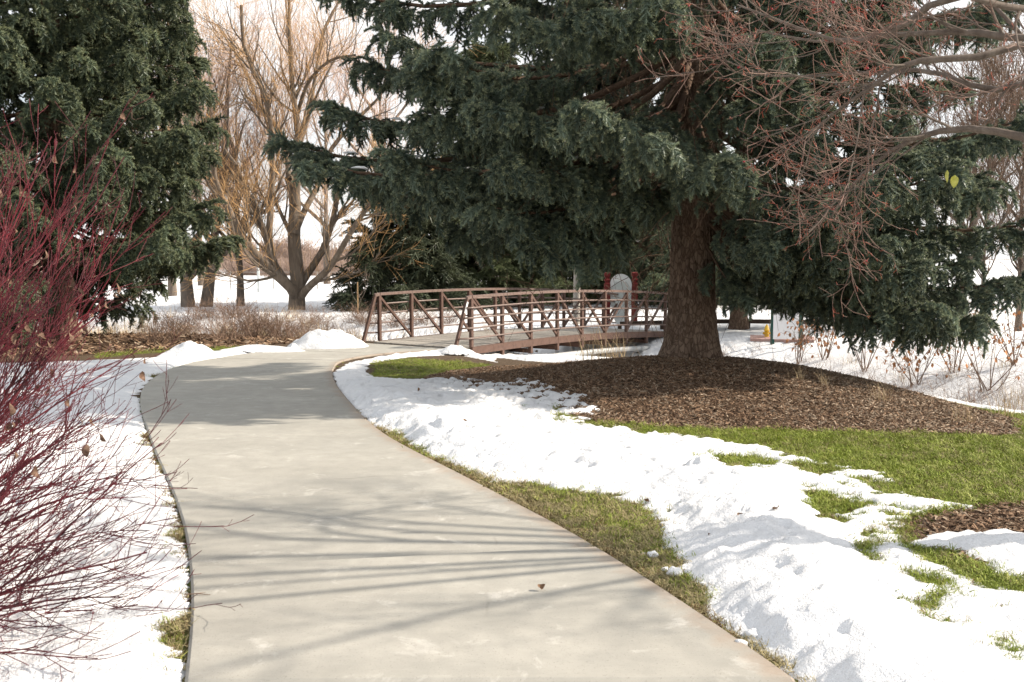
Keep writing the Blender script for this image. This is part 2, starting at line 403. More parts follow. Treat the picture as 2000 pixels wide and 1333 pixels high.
SNOW_L = [tuple(p) for p in RL[24:] + np.stack([_o, 0 * _o], 1)][:66] + pts((545, 676), (480, 682), (400, 689), (300, 700), (200, 706), (60, 712)) + [(-14, 18.4), (-16, 10), (-14, 2), (-6, -6), (-1, -6)]
SNOW_FAR = [(-500, 42), (-60, 37.5), (-30, 34), (-14, 30.6), (-7, 28.2), (-3, 26.6), (-1.6, 24.6), (-.75, 21.2), (-.5, 19.6), (.2, 18.3), (1.4, 17.3), (3.0, 16.5), (4.3, 16.0), (5.2, 14.8), (5.7, 12.6), (6.2, 10.6), (8, 8), (12, 4), (16, 1), (40, -30), (900, -30), (900, 900), (-900, 900)]
PATCHES = [pts((1790, 1062), (1860, 1040), (1960, 1036), (2060, 1050), (2090, 1110), (1990, 1130), (1945, 1110), (1900, 1085)),
           pts((1000, 735), (1080, 742), (1120, 765), (1060, 780), (980, 757)), pts((1270, 815), (1340, 800), (1350, 822), (1290, 828))]
HOLES = [pts((1405, 895), (1470, 893), (1490, 905), (1440, 915)), pts((1585, 962), (1630, 975), (1670, 985), (1620, 990)), pts((1570, 985), (1620, 990), (1625, 1018), (1585, 1012)),
         pts((1905, 1238), (1960, 1240), (2010, 1255), (2025, 1300), (1990, 1312), (1960, 1280)), pts((1702, 1163), (1790, 1168), (1835, 1195), (1745, 1184)), pts((1855, 1262), (1890, 1260), (1880, 1276)),
         pts((1650, 1060), (1700, 1043), (1750, 1062), (1718, 1080), (1742, 1108), (1680, 1098)), pts((1755, 1108), (1830, 1118), (1875, 1135), (1872, 1172), (1852, 1205), (1872, 1228), (1800, 1216), (1756, 1182), (1812, 1152), (1758, 1142)), pts((1905, 1185), (1960, 1180), (1950, 1200)), pts((1690, 940), (1760, 950), (1740, 965)), pts((1560, 905), (1640, 915), (1600, 925))]
RIDGE = pts((690, 748), (745, 790), (800, 822), (868, 846), (960, 878), (1060, 892), (1200, 915), (1340, 938), (1440, 980), (1490, 1040), (1500, 1100), (1560, 1160), (1600, 1240), (1700, 1310), (1800, 1400))
RIDGE_H = [.04, .05, .05, .06, .05, .05, .05, .06, .075, .075, .075, .07, .065, .06, .06]

def snow_depth(x, y):
    n1 = fbm(x * 1.1, y * 1.1, 4); n2 = fbm(x * 5 + 3, y * 5, 4); n3 = fbm(x * 17, y * 17 + 5, 3)
    near = y < 30
    sd = np.full(x.shape, -5.0)
    for P in (SNOW_R, SNOW_L, SNOW_FAR): sd = np.maximum(sd, poly_sd(x, y, P))
    pm = np.full(x.shape, -5.0)
    for P in PATCHES: pm = np.maximum(pm, poly_sd(x, y, P))
    sd = np.maximum(sd, pm)
    hole = np.full(x.shape, -5.0)
    for P in HOLES: hole = np.maximum(hole, poly_sd(x, y, P))
    corner = (y < 6.2) & (x > .9)
    sd = np.minimum(sd, -hole + .05 * corner)
    wob = .08 * n1 + .12 * n2 + .10 * n3
    wob = wob * np.where(poly_sd(x, y, SNOW_R) > -1, 1, .8)
    e = sd + wob * np.where(corner, .5, 1.) + .05 * corner
    thin = sstep(.0, 1.2, poly_sd(x, y, MULCH) + .9)                  # the snow thins towards the mulch and the lawn
    t = .070 * (1 - np.exp(-np.maximum(e, 0) / .26)) + .35 * np.minimum(e, 0)
    d, p = seg_dist(x, y, RIDGE)
    rh = np.interp(p, np.arange(len(RIDGE_H)), RIDGE_H); w = .40 + .12 * fbm(x * .9 + 5, y * .9, 2)
    ridge = rh * np.exp(-(d / w) ** 2) * (1 + .55 * n1)
    lump = billow(x * 3.2, y * 3.2, 4)
    inside = sstep(0, .25, e)
    t = t + inside * (ridge + .55 * ridge * (lump - .35) + .018 * n1 + (.016 + .30 * ridge) * n2 + (.012 + .16 * ridge) * n3 + .03 * np.maximum(0, fbm(x * 9 + 40, y * 9, 3)) )
    # boot prints and sags in the left bank
    pits = np.maximum(0, billow(x * 2.0 + 11, y * 2.3, 2) - .74) * inside * sstep(.25, .6, e)
    t = t - .30 * pits + inside * sstep(.15, .5, e) * (x < -.9) * (y < 13) * (.035 * fbm(x * 2.4 + 8, y * 2.4, 3) + .02 * billow(x * 5, y * 5 + 3, 3))
    # near the bank weeds and under spruces the snow breaks up
    dc, _ = seg_dist(x, y, CREEK[:5])
    brk = np.exp(-(dc / 3.6) ** 2) * (y > 24)
    t = t - brk * .22 * (np.maximum(0, n2 + .35 * n1 + .12))
    dl = poly_sd(x, y, MULCH)
    sp = sstep(-1.1, .2, dl)
    t = np.where(sd < 4, t - sp * .11 * np.maximum(0, n2 * 1.1 + n3 * .8 + .10 + .25 * sp), t)
    lr = sstep(1.0, 2.7, x - .08 * y + 0) * sstep(9.8, 8.0, y) * (y > 6.1) * (y < 12) * (pm < -.1)   # sparse along the lawn
    t = t - lr * .05 * np.maximum(0, n2 + .6 * n3 + .3 * n1 - .03)
    fr = np.exp(-(np.minimum(sd, 2) / .38) ** 2) * (d > .35) * (y < 13) * (poly_sd(x, y, PATH_POLY) < -.3)
    t = t - fr * np.where(y < 6.1, .012, .085) * np.maximum(0, fbm(x * 6.5 + 2, y * 11, 4) * 1.25 + .14)
    pd = poly_sd(x, y, PATH_POLY)
    t = np.where(pd > -.0, np.minimum(t, -.05), t)
    return t

def axis(segs):
    out = []
    for a, b_, s in segs: out.append(np.arange(a, b_, s))
    return np.concatenate(out)
def expand(a, end, s0, k=1.22):
    out = [a]; s = s0
    while abs(out[-1]) < abs(end): out.append(out[-1] + s * (1 if end > a else -1)); s *= k
    return np.array(out)
def grid_faces(nx, ny):
    i, j = np.meshgrid(np.arange(nx - 1), np.arange(ny - 1), indexing='xy'); b_ = (j * nx + i).ravel()
    return np.stack([b_, b_ + 1, b_ + nx + 1, b_ + nx], 1)

# base sheet
gx = np.concatenate([expand(-16, -900, .5)[::-1][:-1], np.arange(-16, 16, .16), expand(16, 900, .5)])
gy = np.concatenate([expand(-8, -300, .6)[::-1][:-1], np.arange(-8, 2, .4), np.arange(2, 36, .16), expand(36, 1400, .4, 1.16)])
X, Y = np.meshgrid(gx, gy); pd = poly_sd(X, Y, PATH_POLY)
Z = G(X, Y); zs = slope(X, Y); k = sstep(-.5, -.05, pd); Z = Z * (1 - k) + (zs - .008) * k; Z = np.where(pd > .12, zs - .12, Z)
gm = mesh('ground', np.stack([X, Y, Z], -1).reshape(-1, 3), grid_faces(len(gx), len(gy)), M_GROUND, True)
mu = np.maximum.reduce([poly_sd(X, Y, MULCH), poly_sd(X, Y, RING), poly_sd(X, Y, LEFT_MULCH)])
la = np.maximum.reduce([np.where((Y < 13) & (X > -8), .3, -1.), poly_sd(X, Y, LAWN_FAR), poly_sd(X, Y, LEFT_LAWN)])
vattr(gm, 'mulch', np.clip(mu, -1, 1).ravel()); vattr(gm, 'lawn', np.clip(la, -1, 1).ravel())
tag(put('ground', gm), 'brown soil and thin turf under the snow', kind='structure')
def ground_z(x, y):
    x = np.asarray(x, float); y = np.asarray(y, float)
    pd = poly_sd(x, y, PATH_POLY); k = sstep(-.5, -.05, pd)
    return G(x, y) * (1 - k) + (slope(x, y) - .008) * k

# snow sheet with real thickness
sx = np.concatenate([expand(-16, -900, .5)[::-1][:-1], np.arange(-16, -5, .16), np.arange(-5, 6.2, .032), np.arange(6.2, 16, .16), expand(16, 900, .5)])
sy = np.concatenate([np.arange(-8, 2.6, .25), np.arange(2.6, 9.5, .032), np.arange(9.5, 18, .06), np.arange(18, 36, .16), expand(36, 1400, .4, 1.16)])
X, Y = np.meshgrid(sx, sy)
T = snow_depth(X, Y); Zg = ground_z(X, Y)
keep = (T > -.05).ravel(); F = grid_faces(len(sx), len(sy)); F = F[keep[F].any(1)]
used = np.zeros(X.size, bool); used[F.ravel()] = True; idx = np.cumsum(used) - 1
V = np.stack([X, Y, Zg + np.maximum(T, -.08)], -1).reshape(-1, 3)[used]
tag(put('snow', mesh('snow', V, idx[F], M_SNOW, True)), 'old white snow lying over the verges and the far field', kind='stuff')

# ------------------------------------------------------------------ concrete path, slab by slab
path = tag(empty('path', (0, 0, 0)), 'pale concrete footpath curving left to the bridge', kind='structure')
for k in range(len(RIBS) - 1):
    a, b_ = k * 8, k * 8 + 8
    Lp, Rp = RL[a:b_ + 1], RRt[a:b_ + 1]; nu = 13; g = .014
    if k: Lp = Lp.copy(); Rp = Rp.copy(); Lp[0] += unit(Lp[1] - Lp[0]) * g; Rp[0] += unit(Rp[1] - Rp[0]) * g
    u = np.array([0, .006, .03, .1, .2, .35, .5, .65, .8, .9, .97, .994, 1])
    tn = lambda A: np.vstack([A[:1], A[:1] + (A[1:2] - A[:1]) * min(.4, .03 / np.linalg.norm(A[1] - A[0])), A[1:-1], A[-1:] + (A[-2:-1] - A[-1:]) * min(.4, .03 / np.linalg.norm(A[-1] - A[-2])), A[-1:]])
    Lp, Rp = tn(Lp), tn(Rp)
    P2 = Lp[:, None] + (Rp - Lp)[:, None] * u[None, :, None]
    w = np.linalg.norm(Rp - Lp, axis=1)[:, None] * np.minimum(u, 1 - u)[None]
    z = slope(P2[..., 0], P2[..., 1]) + .022 - .010 * (np.minimum(u, 1 - u)[None] < .001)
    z[0] -= .018; z[-1] -= .018
    top = np.concatenate([P2, z[..., None]], -1).reshape(-1, 3); nv = len(top); n_r = len(Lp)
    F = grid_faces(nu, n_r)
    rim = [i for i in range(nu)] + [r * nu + nu - 1 for r in range(1, n_r)] + [(n_r - 1) * nu + i for i in range(nu - 2, -1, -1)] + [r * nu for r in range(n_r - 2, 0, -1)]
    low = top[rim] - np.array([0, 0, .11]); m_ = len(rim)
    side = [[rim[i], nv + i, nv + (i + 1) % m_, rim[(i + 1) % m_]] for i in range(m_)]
    me = mesh('slab', np.vstack([top, low]), [np.array(F), np.array(side)], M_CONC, False)
    vattr(me, 'edge', np.concatenate([(np.linalg.norm(Rp - Lp, axis=1)[:, None] * (1 - u)[None]).ravel(), np.full(m_, 0.)]))
    put('slab', me, path)

# ------------------------------------------------------------------ footbridge
bridge = tag(empty('footbridge', (BN0[0], BN0[1], -.15)), 'brown steel truss footbridge with a low arch over the creek', 'bridge')
LEN = PAN * NP
def deck_z(t): s = t / LEN; return -.15 - .33 * s + .15 * (1 - (2 * s - 1) ** 2) * (1 if 0 <= s <= 1 else 0)
def bpnt(t, off, h): p = BN0 + BD * t + BP * off; return np.array([p[0], p[1], deck_z(t) + h])
BPz = np.array([BP[0], BP[1], 0]); BDz = np.array([BD[0], BD[1], 0])
RAIL_H = 1.09
ts = np.linspace(0, LEN, 31)
for off, out in ((0, -1), (BW, 1)):
    MB_ = lambda: MB()
    for kind_, h, sz in (('top_rail', RAIL_H, (.075, .06)), ('bottom_chord', -.055, (.075, .16))):
        m_ = MB()
        for i in range(30): m_.bar(bpnt(ts[i], off, h), bpnt(ts[i + 1], off, h) + BDz * .0015, sz[0], sz[1], bevel=.004)
        m_.build(kind_, M_STEEL2 if kind_ == 'top_rail' else M_STEEL, bridge)
    for i in range(NP + 1):
        MB().bar(bpnt(i * PAN, off, .027), bpnt(i * PAN, off, RAIL_H - .032), .07, .07, up=BPz, bevel=.004).build('post', M_STEEL, bridge)
        b0, b1 = bpnt(i * PAN, off - out * .0, -.30), bpnt(i * PAN, off, -.137)
        MB().bar(b0, b1, .072, .072, up=BPz, bevel=.003).build('hanger_stub', M_STEEL, bridge)
    for i in range(NP):
        a, b_ = (i, i + 1) if i < NP / 2 else (i + 1, i)
        pa, pb = bpnt(a * PAN, off, RAIL_H - .05), bpnt(b_ * PAN, off, .05); d = unit(pb - pa)
        MB().bar(pa + d * .05, pb - d * .05, .05, .05, up=BPz).build('diagonal_brace', M_STEEL, bridge)
    for j, h in enumerate((.215, .43, .645, .86)):
        ext0 = .12 + .42 * (1 - h / RAIL_H)
        P = [bpnt(-ext0, off + out * .055, h)] + [bpnt(t, off + out * .055, h) for t in ts] + [bpnt(LEN + ext0, off + out * .055, h)]
        MB().tube(P, .019, 8).build('guard_rail', M_STEEL2, bridge, True)
    for e, s_ in ((0, -1), (LEN, 1)):
        top_, bot = bpnt(e + s_ * .14, off, RAIL_H - .06), bpnt(e + s_ * .56, off, -.08)
        d = unit(bot - top_)
        es = MB().bar(top_, bot, .062, .062, up=BPz).build('raking_end_post', M_STEEL, bridge)
        MB().bar(top_ + d * .05 + BPz * out * .034, top_ + d * .30 + BPz * out * .034, .05, .008, up=BPz, bevel=.001).build('reflective_strip', M_REFL, bridge)
        MB().bar(bpnt(e, off, RAIL_H) + BDz * s_ * .002, bpnt(e + s_ * .15, off, RAIL_H - .03), .07, .055, up=BPz).build('rail_end', M_STEEL2, bridge)
for i in range(NP + 1):
    MB().bar(bpnt(i * PAN, .045, -.24), bpnt(i * PAN, BW - .045, -.24), .06, .10, bevel=.003).build('floor_beam', M_STEEL, bridge)
for off in (.5, 1.35, 2.2):
    m_ = MB()
    for i in range(30): m_.bar(bpnt(ts[i], off, -.13), bpnt(ts[i + 1], off, -.13), .06, .11, bevel=0)
    m_.build('stringer', M_STEEL, bridge)
npl = 78; pw = (LEN + .5) / npl
pm = MB().box((0, 0, 0), (BW - .10, pw - .012, .05), bevel=.005).mesh('plank', M_PLANK)
for i in range(npl):
    t = -.25 + (i + .5) * pw; o = bpy.data.objects.new('plank', pm); COL.objects.link(o); o.parent = bridge
    o.location = Vector(bpnt(min(max(t, 0), LEN), BW / 2, -.005 + .006 * rng.random())) - Vector(bridge.location); 
    o.location.x += BD[0] * (t - min(max(t, 0), LEN)); o.location.y += BD[1] * (t - min(max(t, 0), LEN))
    dz = deck_z(min(t + .1, LEN)) - deck_z(max(t - .1, 0))
    o.rotation_euler = (math.atan2(dz, .2), 0, math.atan2(BD[1], BD[0]) - math.pi / 2)
P = [bpnt(t, -.10, -.42) for t in np.linspace(-.2, LEN + .2, 24)]
pipe = MB().tube(P, .065, 12)
pipe.build('utility_pipe', M_PIPE, bridge, True)
for t in (2.2, 4.6, 7.0, 9.2): MB().tube([bpnt(t, -.10, -.42) - BDz * .04, bpnt(t, -.10, -.42) + BDz * .04], .078, 12).build('pipe_collar', M_PIPE, bridge, True)
for e, s_, nm in ((0, -1, 'near'), (LEN, 1, 'far')):
    c = bpnt(e, BW / 2, 0); 
    MB().box(c + BDz * (-s_ * .02 + s_ * .28) + np.array([0, 0, -.98]), (BW + .9, .55, 1.5), [BPz, BDz, [0, 0, 1]], .03).build('abutment', M_ABUT, bridge)
# ------------------------------------------------------------------ conifers
def foliage_mat(name, dark, light, tip, rnd=.25):
    m, nt, b = mat_new(name)
    r = inst_rand(nt)
    col = mix(nt, mapr(nt, r, 0, 1, .0, 1.), dark, light)
    col = mix(nt, attr(nt, 'tip'), col, tip)
    v = mapr(nt, math_n(nt, 'FRACT', math_n(nt, 'MULTIPLY', r, 7.31)), 0, 1, 1 - rnd, 1 + rnd)
    col = mix(nt, 1., col, N2rgb(nt, v), 'MULTIPLY')
    nt.links.new(col, b.inputs['Base Color']); b.inputs['Roughness'].default_value = .5; b.inputs['Specular IOR Level'].default_value = .35
    tr = N('ShaderNodeBsdfTranslucent', nt); nt.links.new(col, tr.inputs[0]); ms = N('ShaderNodeMixShader', nt); ms.inputs[0].default_value = .28
    nt.links.new(b.outputs[0], ms.inputs[1]); nt.links.new(tr.outputs[0], ms.inputs[2]); nt.links.new(ms.outputs[0], [n for n in nt.nodes if n.type == 'OUTPUT_MATERIAL'][0].inputs[0])
    return m
def bark_mat(name, c1, c2, c3, scale=9, stretch=(1, 1, .22), bs=.8, bd=.03, plates=0):
    m, nt, b = mat_new(name)
    n = noise(nt, scale, 6, .65, stretch=stretch, dist=.4); n2 = noise(nt, 1.5, 3)
    col = ramp(nt, n, [(.3, c1), (.52, c2), (.75, c3)])
    col = mix(nt, mapr(nt, n2, .3, .7, 0, .5), col, c2)
    nt.links.new(col, b.inputs['Base Color']); b.inputs['Roughness'].default_value = .9; b.inputs['Specular IOR Level'].default_value = .15
    if plates:
        t = N('ShaderNodeTexCoord', nt); mp_ = N('ShaderNodeMapping', nt); mp_.inputs['Scale'].default_value = (1, 1, .42); nt.links.new(t.outputs['Object'], mp_.inputs[0])
        nz = N('ShaderNodeTexNoise', nt); nz.inputs['Scale'].default_value = 9; nz.inputs['Detail'].default_value = 4; nt.links.new(mp_.outputs[0], nz.inputs[0])
        mx = N('ShaderNodeMixRGB', nt); mx.inputs[0].default_value = .10; nt.links.new(mp_.outputs[0], mx.inputs[1]); nt.links.new(nz.outputs[1], mx.inputs[2])
        vo = N('ShaderNodeTexVoronoi', nt); vo.feature = 'DISTANCE_TO_EDGE'; vo.inputs['Scale'].default_value = plates; nt.links.new(mx.outputs[0], vo.inputs['Vector'])
        vc = N('ShaderNodeTexVoronoi', nt); vc.inputs['Scale'].default_value = plates; nt.links.new(mx.outputs[0], vc.inputs['Vector'])
        e = mapr(nt, vo.outputs[0], 0, .16); col2 = mix(nt, mapr(nt, vc.outputs[1], .2, .8, 0, .65), col, c3); col2 = mix(nt, mapr(nt, e, 0, 1, .35, 1), c1, col2); nt.links.new(col2, b.inputs['Base Color'])
        n = math_n(nt, 'ADD', mapr(nt, n, 0, 1, 0, .5), e)
    bump(nt, b, n, bs, bd); return m
M_SPRUCE = foliage_mat('blue_spruce_needles', (.050, .074, .055), (.140, .182, .134), (.38, .40, .22))  # both spruces: yellow-green tip colour, paled further so shoot ends look sunlit
M_SPRUCE2 = foliage_mat('green_spruce_needles', (.048, .070, .045), (.130, .165, .105), (.35, .37, .18))
M_PINE = foliage_mat('olive_pine_needles', (.05, .066, .028), (.095, .115, .05), (.14, .15, .065))
M_DARKFIR = foliage_mat('dark_fir_needles', (.038, .052, .030), (.080, .095, .052), (.12, .13, .065))
M_SBARK = bark_mat('spruce_bark', (.042, .026, .018), (.14, .094, .067), (.26, .19, .14), plates=24, bs=.6, bd=.015)
M_STWIG = simple('spruce_dead_twig', (.07, .042, .028), (.14, .09, .06), 20, .9, 0)

def spray_proto(name, seed, matf, length=.36, shoot=.13, nl=.034, nw=.0075, dens=600, k=9, bend=.8, core=.014):
    """one hanging frond: a curved stem with plump finger-like shoots, every needle a face"""
    r = np.random.default_rng(seed); S = []
    def stem(t):
        a = bend * (.25 + .75 * t) * t; return np.array([length * t * math.cos(a * .75), .035 * math.sin(2.1 * t + seed), -length * t * math.sin(a * .75)])
    for i in range(k):
        t = .10 + .86 * i / k + .03 * r.random(); p = stem(t); tn = stem(min(1, t + .05)) - stem(t - .05); tn /= np.linalg.norm(tn); s = 1 if i % 2 else -1
        l = shoot * (1.12 - .35 * t) * (.75 + .5 * r.random())
        d = tn * (.45 + .5 * r.random()) + np.array([0, s * (.6 + .5 * r.random()), -.45 + .75 * r.random()]); d /= np.linalg.norm(d); S.append((p, p + d * l, 1))
        if i % 3 == 0 and t < .7:
            d = tn * .6 + np.array([0, .3 * (r.random() - .5), .55]); d /= np.linalg.norm(d); S.append((p, p + d * shoot * .55, 1))
    for i in range(4): S.append((stem(i / 4), stem((i + 1) / 4), 0))
    d = stem(1) - stem(.9); S.append((stem(1), stem(1) + d / np.linalg.norm(d) * shoot * .6, 1))
    tv, tt = [], []
    for a, b_, isend in S:
        d = b_ - a; l = np.linalg.norm(d); d = d / l; m_ = max(10, int(l * dens))
        u = (np.arange(m_) + r.random(m_)) / m_; ang = r.random(m_) * 2 * math.pi
        x = unit(np.cross(d, [.1, .2, 1])); y = np.cross(d, x)
        rad = x * np.cos(ang)[:, None] + y * np.sin(ang)[:, None]
        base = a + d * (u * l)[:, None] + rad * core * .5
        nd = unit(rad + d * (.20 + .95 * u ** 3)[:, None]); ln = nl * (.8 + .4 * r.random(m_)) * (.62 + .5 * np.sin(np.pi * np.clip(u, .08, 1) ** .8))
        side = unit(np.cross(nd, d) + .5 * r.normal(size=nd.shape)) * nw * .5
        tri = np.stack([base - side, base + side, base + nd * ln[:, None]], 1)
        tv.append(tri.reshape(-1, 3)); tt.append((isend * sstep(.35, 1.05, u)[:, None] * np.array([.35, .35, .9])).ravel())
    V = np.concatenate(tv); tip = np.concatenate(tt); F = np.arange(len(V)).reshape(-1, 3)
    P = np.array([[a, (a + b_) / 2, b_] for a, b_, _ in S]); cv, cf = tubes(P, np.tile([core * .8, core, core * .35], (len(P), 1)), 4)
    me = mesh(name, np.vstack([V, cv]), [F, cf + len(V)], matf); vattr(me, 'tip', np.concatenate([tip, np.zeros(len(cv))]))
    return proto(name, me)
SPRAYS = [spray_proto('spruce_spray', 10 + i, M_SPRUCE) for i in range(5)]
SPRAYS2 = [spray_proto('green_spruce_spray', 30 + i, M_SPRUCE2, nl=.033, nw=.0078) for i in range(4)]
SPRAYS_P = [spray_proto('pine_spray', 50 + i, M_PINE, .5, .17, .06, .012, 150, 8, .4) for i in range(3)]
SPRAYS_D = [spray_proto('fir_spray', 70 + i, M_DARKFIR, .6, .2, .035, .012, 150, 10, .7) for i in range(3)]

def sag_path(A, B, sag, up, n=9, wob=.05, r=None):
    s = np.linspace(0, 1, n)[:, None]; P = A + (B - A) * s
    P[:, 2:3] -= sag * np.sin(np.pi * s ** .8) * 1.0
    P[:, 2:3] += up * np.maximum(0, s - .7) ** 2 / .09
    side = unit(np.cross(B - A, [0, 0, 1])); P += side * (wob * np.linalg.norm(B - A) * np.sin(s * 4 + r.random() * 6) * s * .6)
    return P
def conifer(name, base, branches, sprays, seed, trunk_r, height, trunk_mat, label, sec_step=.26, spray_step=.17, sec_len=1.0, scale=1., group=None, hang=1.3, bare=.22, wood_sides=6, deadwood=False, twig_mat=None):
    """branches: list of (z0, azimuth, reach, tip z)"""
    r = np.random.default_rng(seed); bx, by, bz = base
    root = tag(empty(name, base), label, 'tree', group)
    # trunk with root flare
    na, nz = 150, 190; a = np.linspace(0, 2 * np.pi, na, endpoint=False); z = (np.linspace(0, 1, nz) ** 1.9) * height
    A, Zz = np.meshgrid(a, z)
    rad = trunk_r * (1 - Zz / height) ** .8 + .012
    flare = .50 * trunk_r * np.exp(-Zz / .30) + .16 * trunk_r * np.exp(-Zz / .95)
    rad = rad + flare * (1 + .30 * np.sin(4 * A + seed) + .22 * np.sin(7 * A + 2))
    rad = rad * (1 + .055 * fbm(np.cos(A) * 3 + 9, Zz * .8 + np.sin(A) * 3, 3) + .05 * fbm(A * 5.1, Zz * 2.2, 3) * (np.sin(A / 2) ** .5))
    pl_ = billow(A * 6.5 + 3, Zz * 3.2 + fbm(A * 4, Zz * 2, 2), 3); rad = rad + trunk_r * .055 * (pl_ - .5) * (1 + .5 * np.exp(-Zz / 2)) + trunk_r * .02 * fbm(A * 30, Zz * 14, 2)
    V = np.stack([bx + rad * np.cos(A), by + rad * np.sin(A), bz - .12 + Zz], -1).reshape(-1, 3)
    F = []
    i, j = np.meshgrid(np.arange(na), np.arange(nz - 1), indexing='xy'); i = i.ravel(); j = j.ravel(); i2 = (i + 1) % na
    F = np.stack([j * na + i, j * na + i2, (j + 1) * na + i2, (j + 1) * na + i], 1)
    put('trunk', mesh('trunk', V, F, trunk_mat, True), root)
    prim, secs, sec_r, pos, dirs, scl = [], [], [], [], [], []
    for z0, az, reach, zt in branches:
        dirv = np.array([math.cos(az), math.sin(az), 0]); A0 = np.array([bx, by, bz + z0]) + dirv * trunk_r * .3
        B0 = np.array([bx, by, bz + zt]) + dirv * reach
        P = sag_path(A0, B0, .10 * reach * (.6 + .5 * r.random()), .05 * reach, 9, .06, r); prim.append(P)
        Ls = np.linalg.norm(np.diff(P, axis=0), axis=1).sum()
        ns = max(4, int(Ls * (1 - bare) / sec_step)); s = np.repeat(np.linspace(bare, .985, ns), 2); sd = np.tile([-1., 1.], ns)
        s = np.clip(s + (r.random(len(s)) - .5) * .02, 0, .99)
        f = s * 8; k = np.minimum(f.astype(int), 7); w = (f - k)[:, None]
        q = P[k] * (1 - w) + P[k + 1] * w; tan = unit(P[k + 1] - P[k]); side = unit(np.cross(tan, [0, 0, 1.])) * sd[:, None]
        l2 = sec_len * (.22 + .95 * np.clip(1 - s, 0, 1) ** .75) * (.6 + .6 * r.random(len(s))) * min(1., reach / 3.2)
        l2 = np.minimum(l2, .35 + .8 * (s - bare) * Ls)
        dd = unit(tan * (.75 + .4 * r.random((len(s), 1))) + side * (.8 + .3 * r.random((len(s), 1))) + np.array([0, 0, .12]) - np.array([0, 0, .25]) * hang * r.random((len(s), 1)))
        t = np.linspace(0, 1, 5)[None, :, None]
        SP = q[:, None] + dd[:, None] * l2[:, None, None] * t
        SP[..., 2] -= (hang * .55 * (.4 + .9 * r.random(len(s)))[:, None] * (l2[:, None] * t[..., 0]) ** 1.7)
        secs.append(SP); sec_r.append(np.stack([.006 + .006 * l2] + [.004 + 0 * l2] * 2 + [.003 + 0 * l2] * 2, 1))
        # sprays along the secondaries
        for u0 in np.arange(.16, 1.01, spray_step / max(.4, sec_len)):
            m_ = r.random(len(s)) < (.93 if u0 > .3 else .6)
            u = np.clip(u0 + (r.random(len(s)) - .5) * .1, 0, .99); ff = u * 4; kk = np.minimum(ff.astype(int), 3); ww = (ff - kk)[:, None]; ii = np.arange(len(s))
            pp = SP[ii, kk] * (1 - ww) + SP[ii, kk + 1] * ww; tt = unit(SP[ii, kk + 1] - SP[ii, kk])
            lat = unit(np.cross(tt, [0, 0, 1.])) * np.where(r.random(len(s)) < .5, -1, 1)[:, None]
            drop = (-.35 + 1.0 * r.random(len(s)))[:, None] * hang
            d3 = unit(tt * (.6 + .5 * r.random((len(s), 1))) + lat * (.85 * r.random((len(s), 1)) + .15) - np.array([0, 0, .55]) * drop)
            pos.append(pp[m_]); dirs.append(d3[m_]); scl.append((.62 + .5 * r.random(m_.sum())) * scale * (.85 + .25 * (1 - u[m_])))
        # leading tip and upright shoots on the upper side
        n_t = 6; pos.append(np.repeat(P[-1:], n_t, 0) - tan[-1] * np.linspace(0, .5, n_t)[:, None]); 
        dirs.append(unit(tan[-1] + (r.random((n_t, 3)) - .5) * .9 + np.array([0, 0, .45]))); scl.append(np.full(n_t, .8 * scale))
        su = np.linspace(.35, .97, max(3, int(Ls * 3.4))); f = su * 8; k = np.minimum(f.astype(int), 7); w = (f - k)[:, None]
        pos.append(P[k] * (1 - w) + P[k + 1] * w); tt = unit(P[k + 1] - P[k]); dirs.append(unit(tt + np.array([0, 0, .75]) + (r.random(tt.shape) - .5) * 1.1)); scl.append((.4 + .25 * r.random(len(su))) * scale)
    prim = np.array(prim); Ls = np.linalg.norm(prim[:, -1] - prim[:, 0], axis=1)
    pr = (.014 + .009 * Ls)[:, None] * np.linspace(1, .16, 9)[None] ** .8
    V1, F1 = tubes(prim, pr, wood_sides); secs = np.concatenate(secs); V2, F2 = tubes(secs, np.concatenate(sec_r), 3)
    put('branches', mesh('branches', np.vstack([V1, V2]), np.vstack([F1, F2 + len(V1)]), twig_mat or M_STWIG, True), root)
    if deadwood:
        n_d = 2800; zz = .7 + 6.8 * r.random(n_d); aa = r.random(n_d) * 2 * np.pi; rr = trunk_r + r.random(n_d) ** 1.3 * 2.6
        p0 = np.stack([bx + rr * np.cos(aa), by + rr * np.sin(aa), bz + zz], 1)
        front = (np.sin(aa) < -.2) & (zz < 2.0); p0 = p0[~front]; n_d = len(p0)
        d0 = unit(r.normal(size=(n_d, 3)) + np.array([0, 0, -.5])); l0 = .25 + .55 * r.random(n_d)
        t = np.linspace(0, 1, 5)[None, :, None]; cv = unit(r.normal(size=(n_d, 3)))
        DP = p0[:, None] + d0[:, None] * l0[:, None, None] * t + cv[:, None] * .22 * t ** 2 - np.array([0, 0, .25]) * t ** 2
        V, F = tubes(DP, np.tile(np.linspace(.0055, .0022, 5), (n_d, 1)), 3)
        put('dead_twigs', mesh('dead_twigs', V, F, M_STWIG), root)
    pos = np.concatenate(pos); dirs = np.concatenate(dirs); scl = np.concatenate(scl)
    ok = pos[:, 2] > bz + .12; pos, dirs, scl = pos[ok], dirs[ok], scl[ok]
    up = np.array([0, 0, 1.]) + .35 * r.normal(size=pos.shape)
    cr_ = scatter('crown', pos, euler_from(dirs, up), scl, r.integers(0, len(sprays), len(pos)), sprays, root); cr_['kind'] = 'stuff'
    return root, len(pos), prim
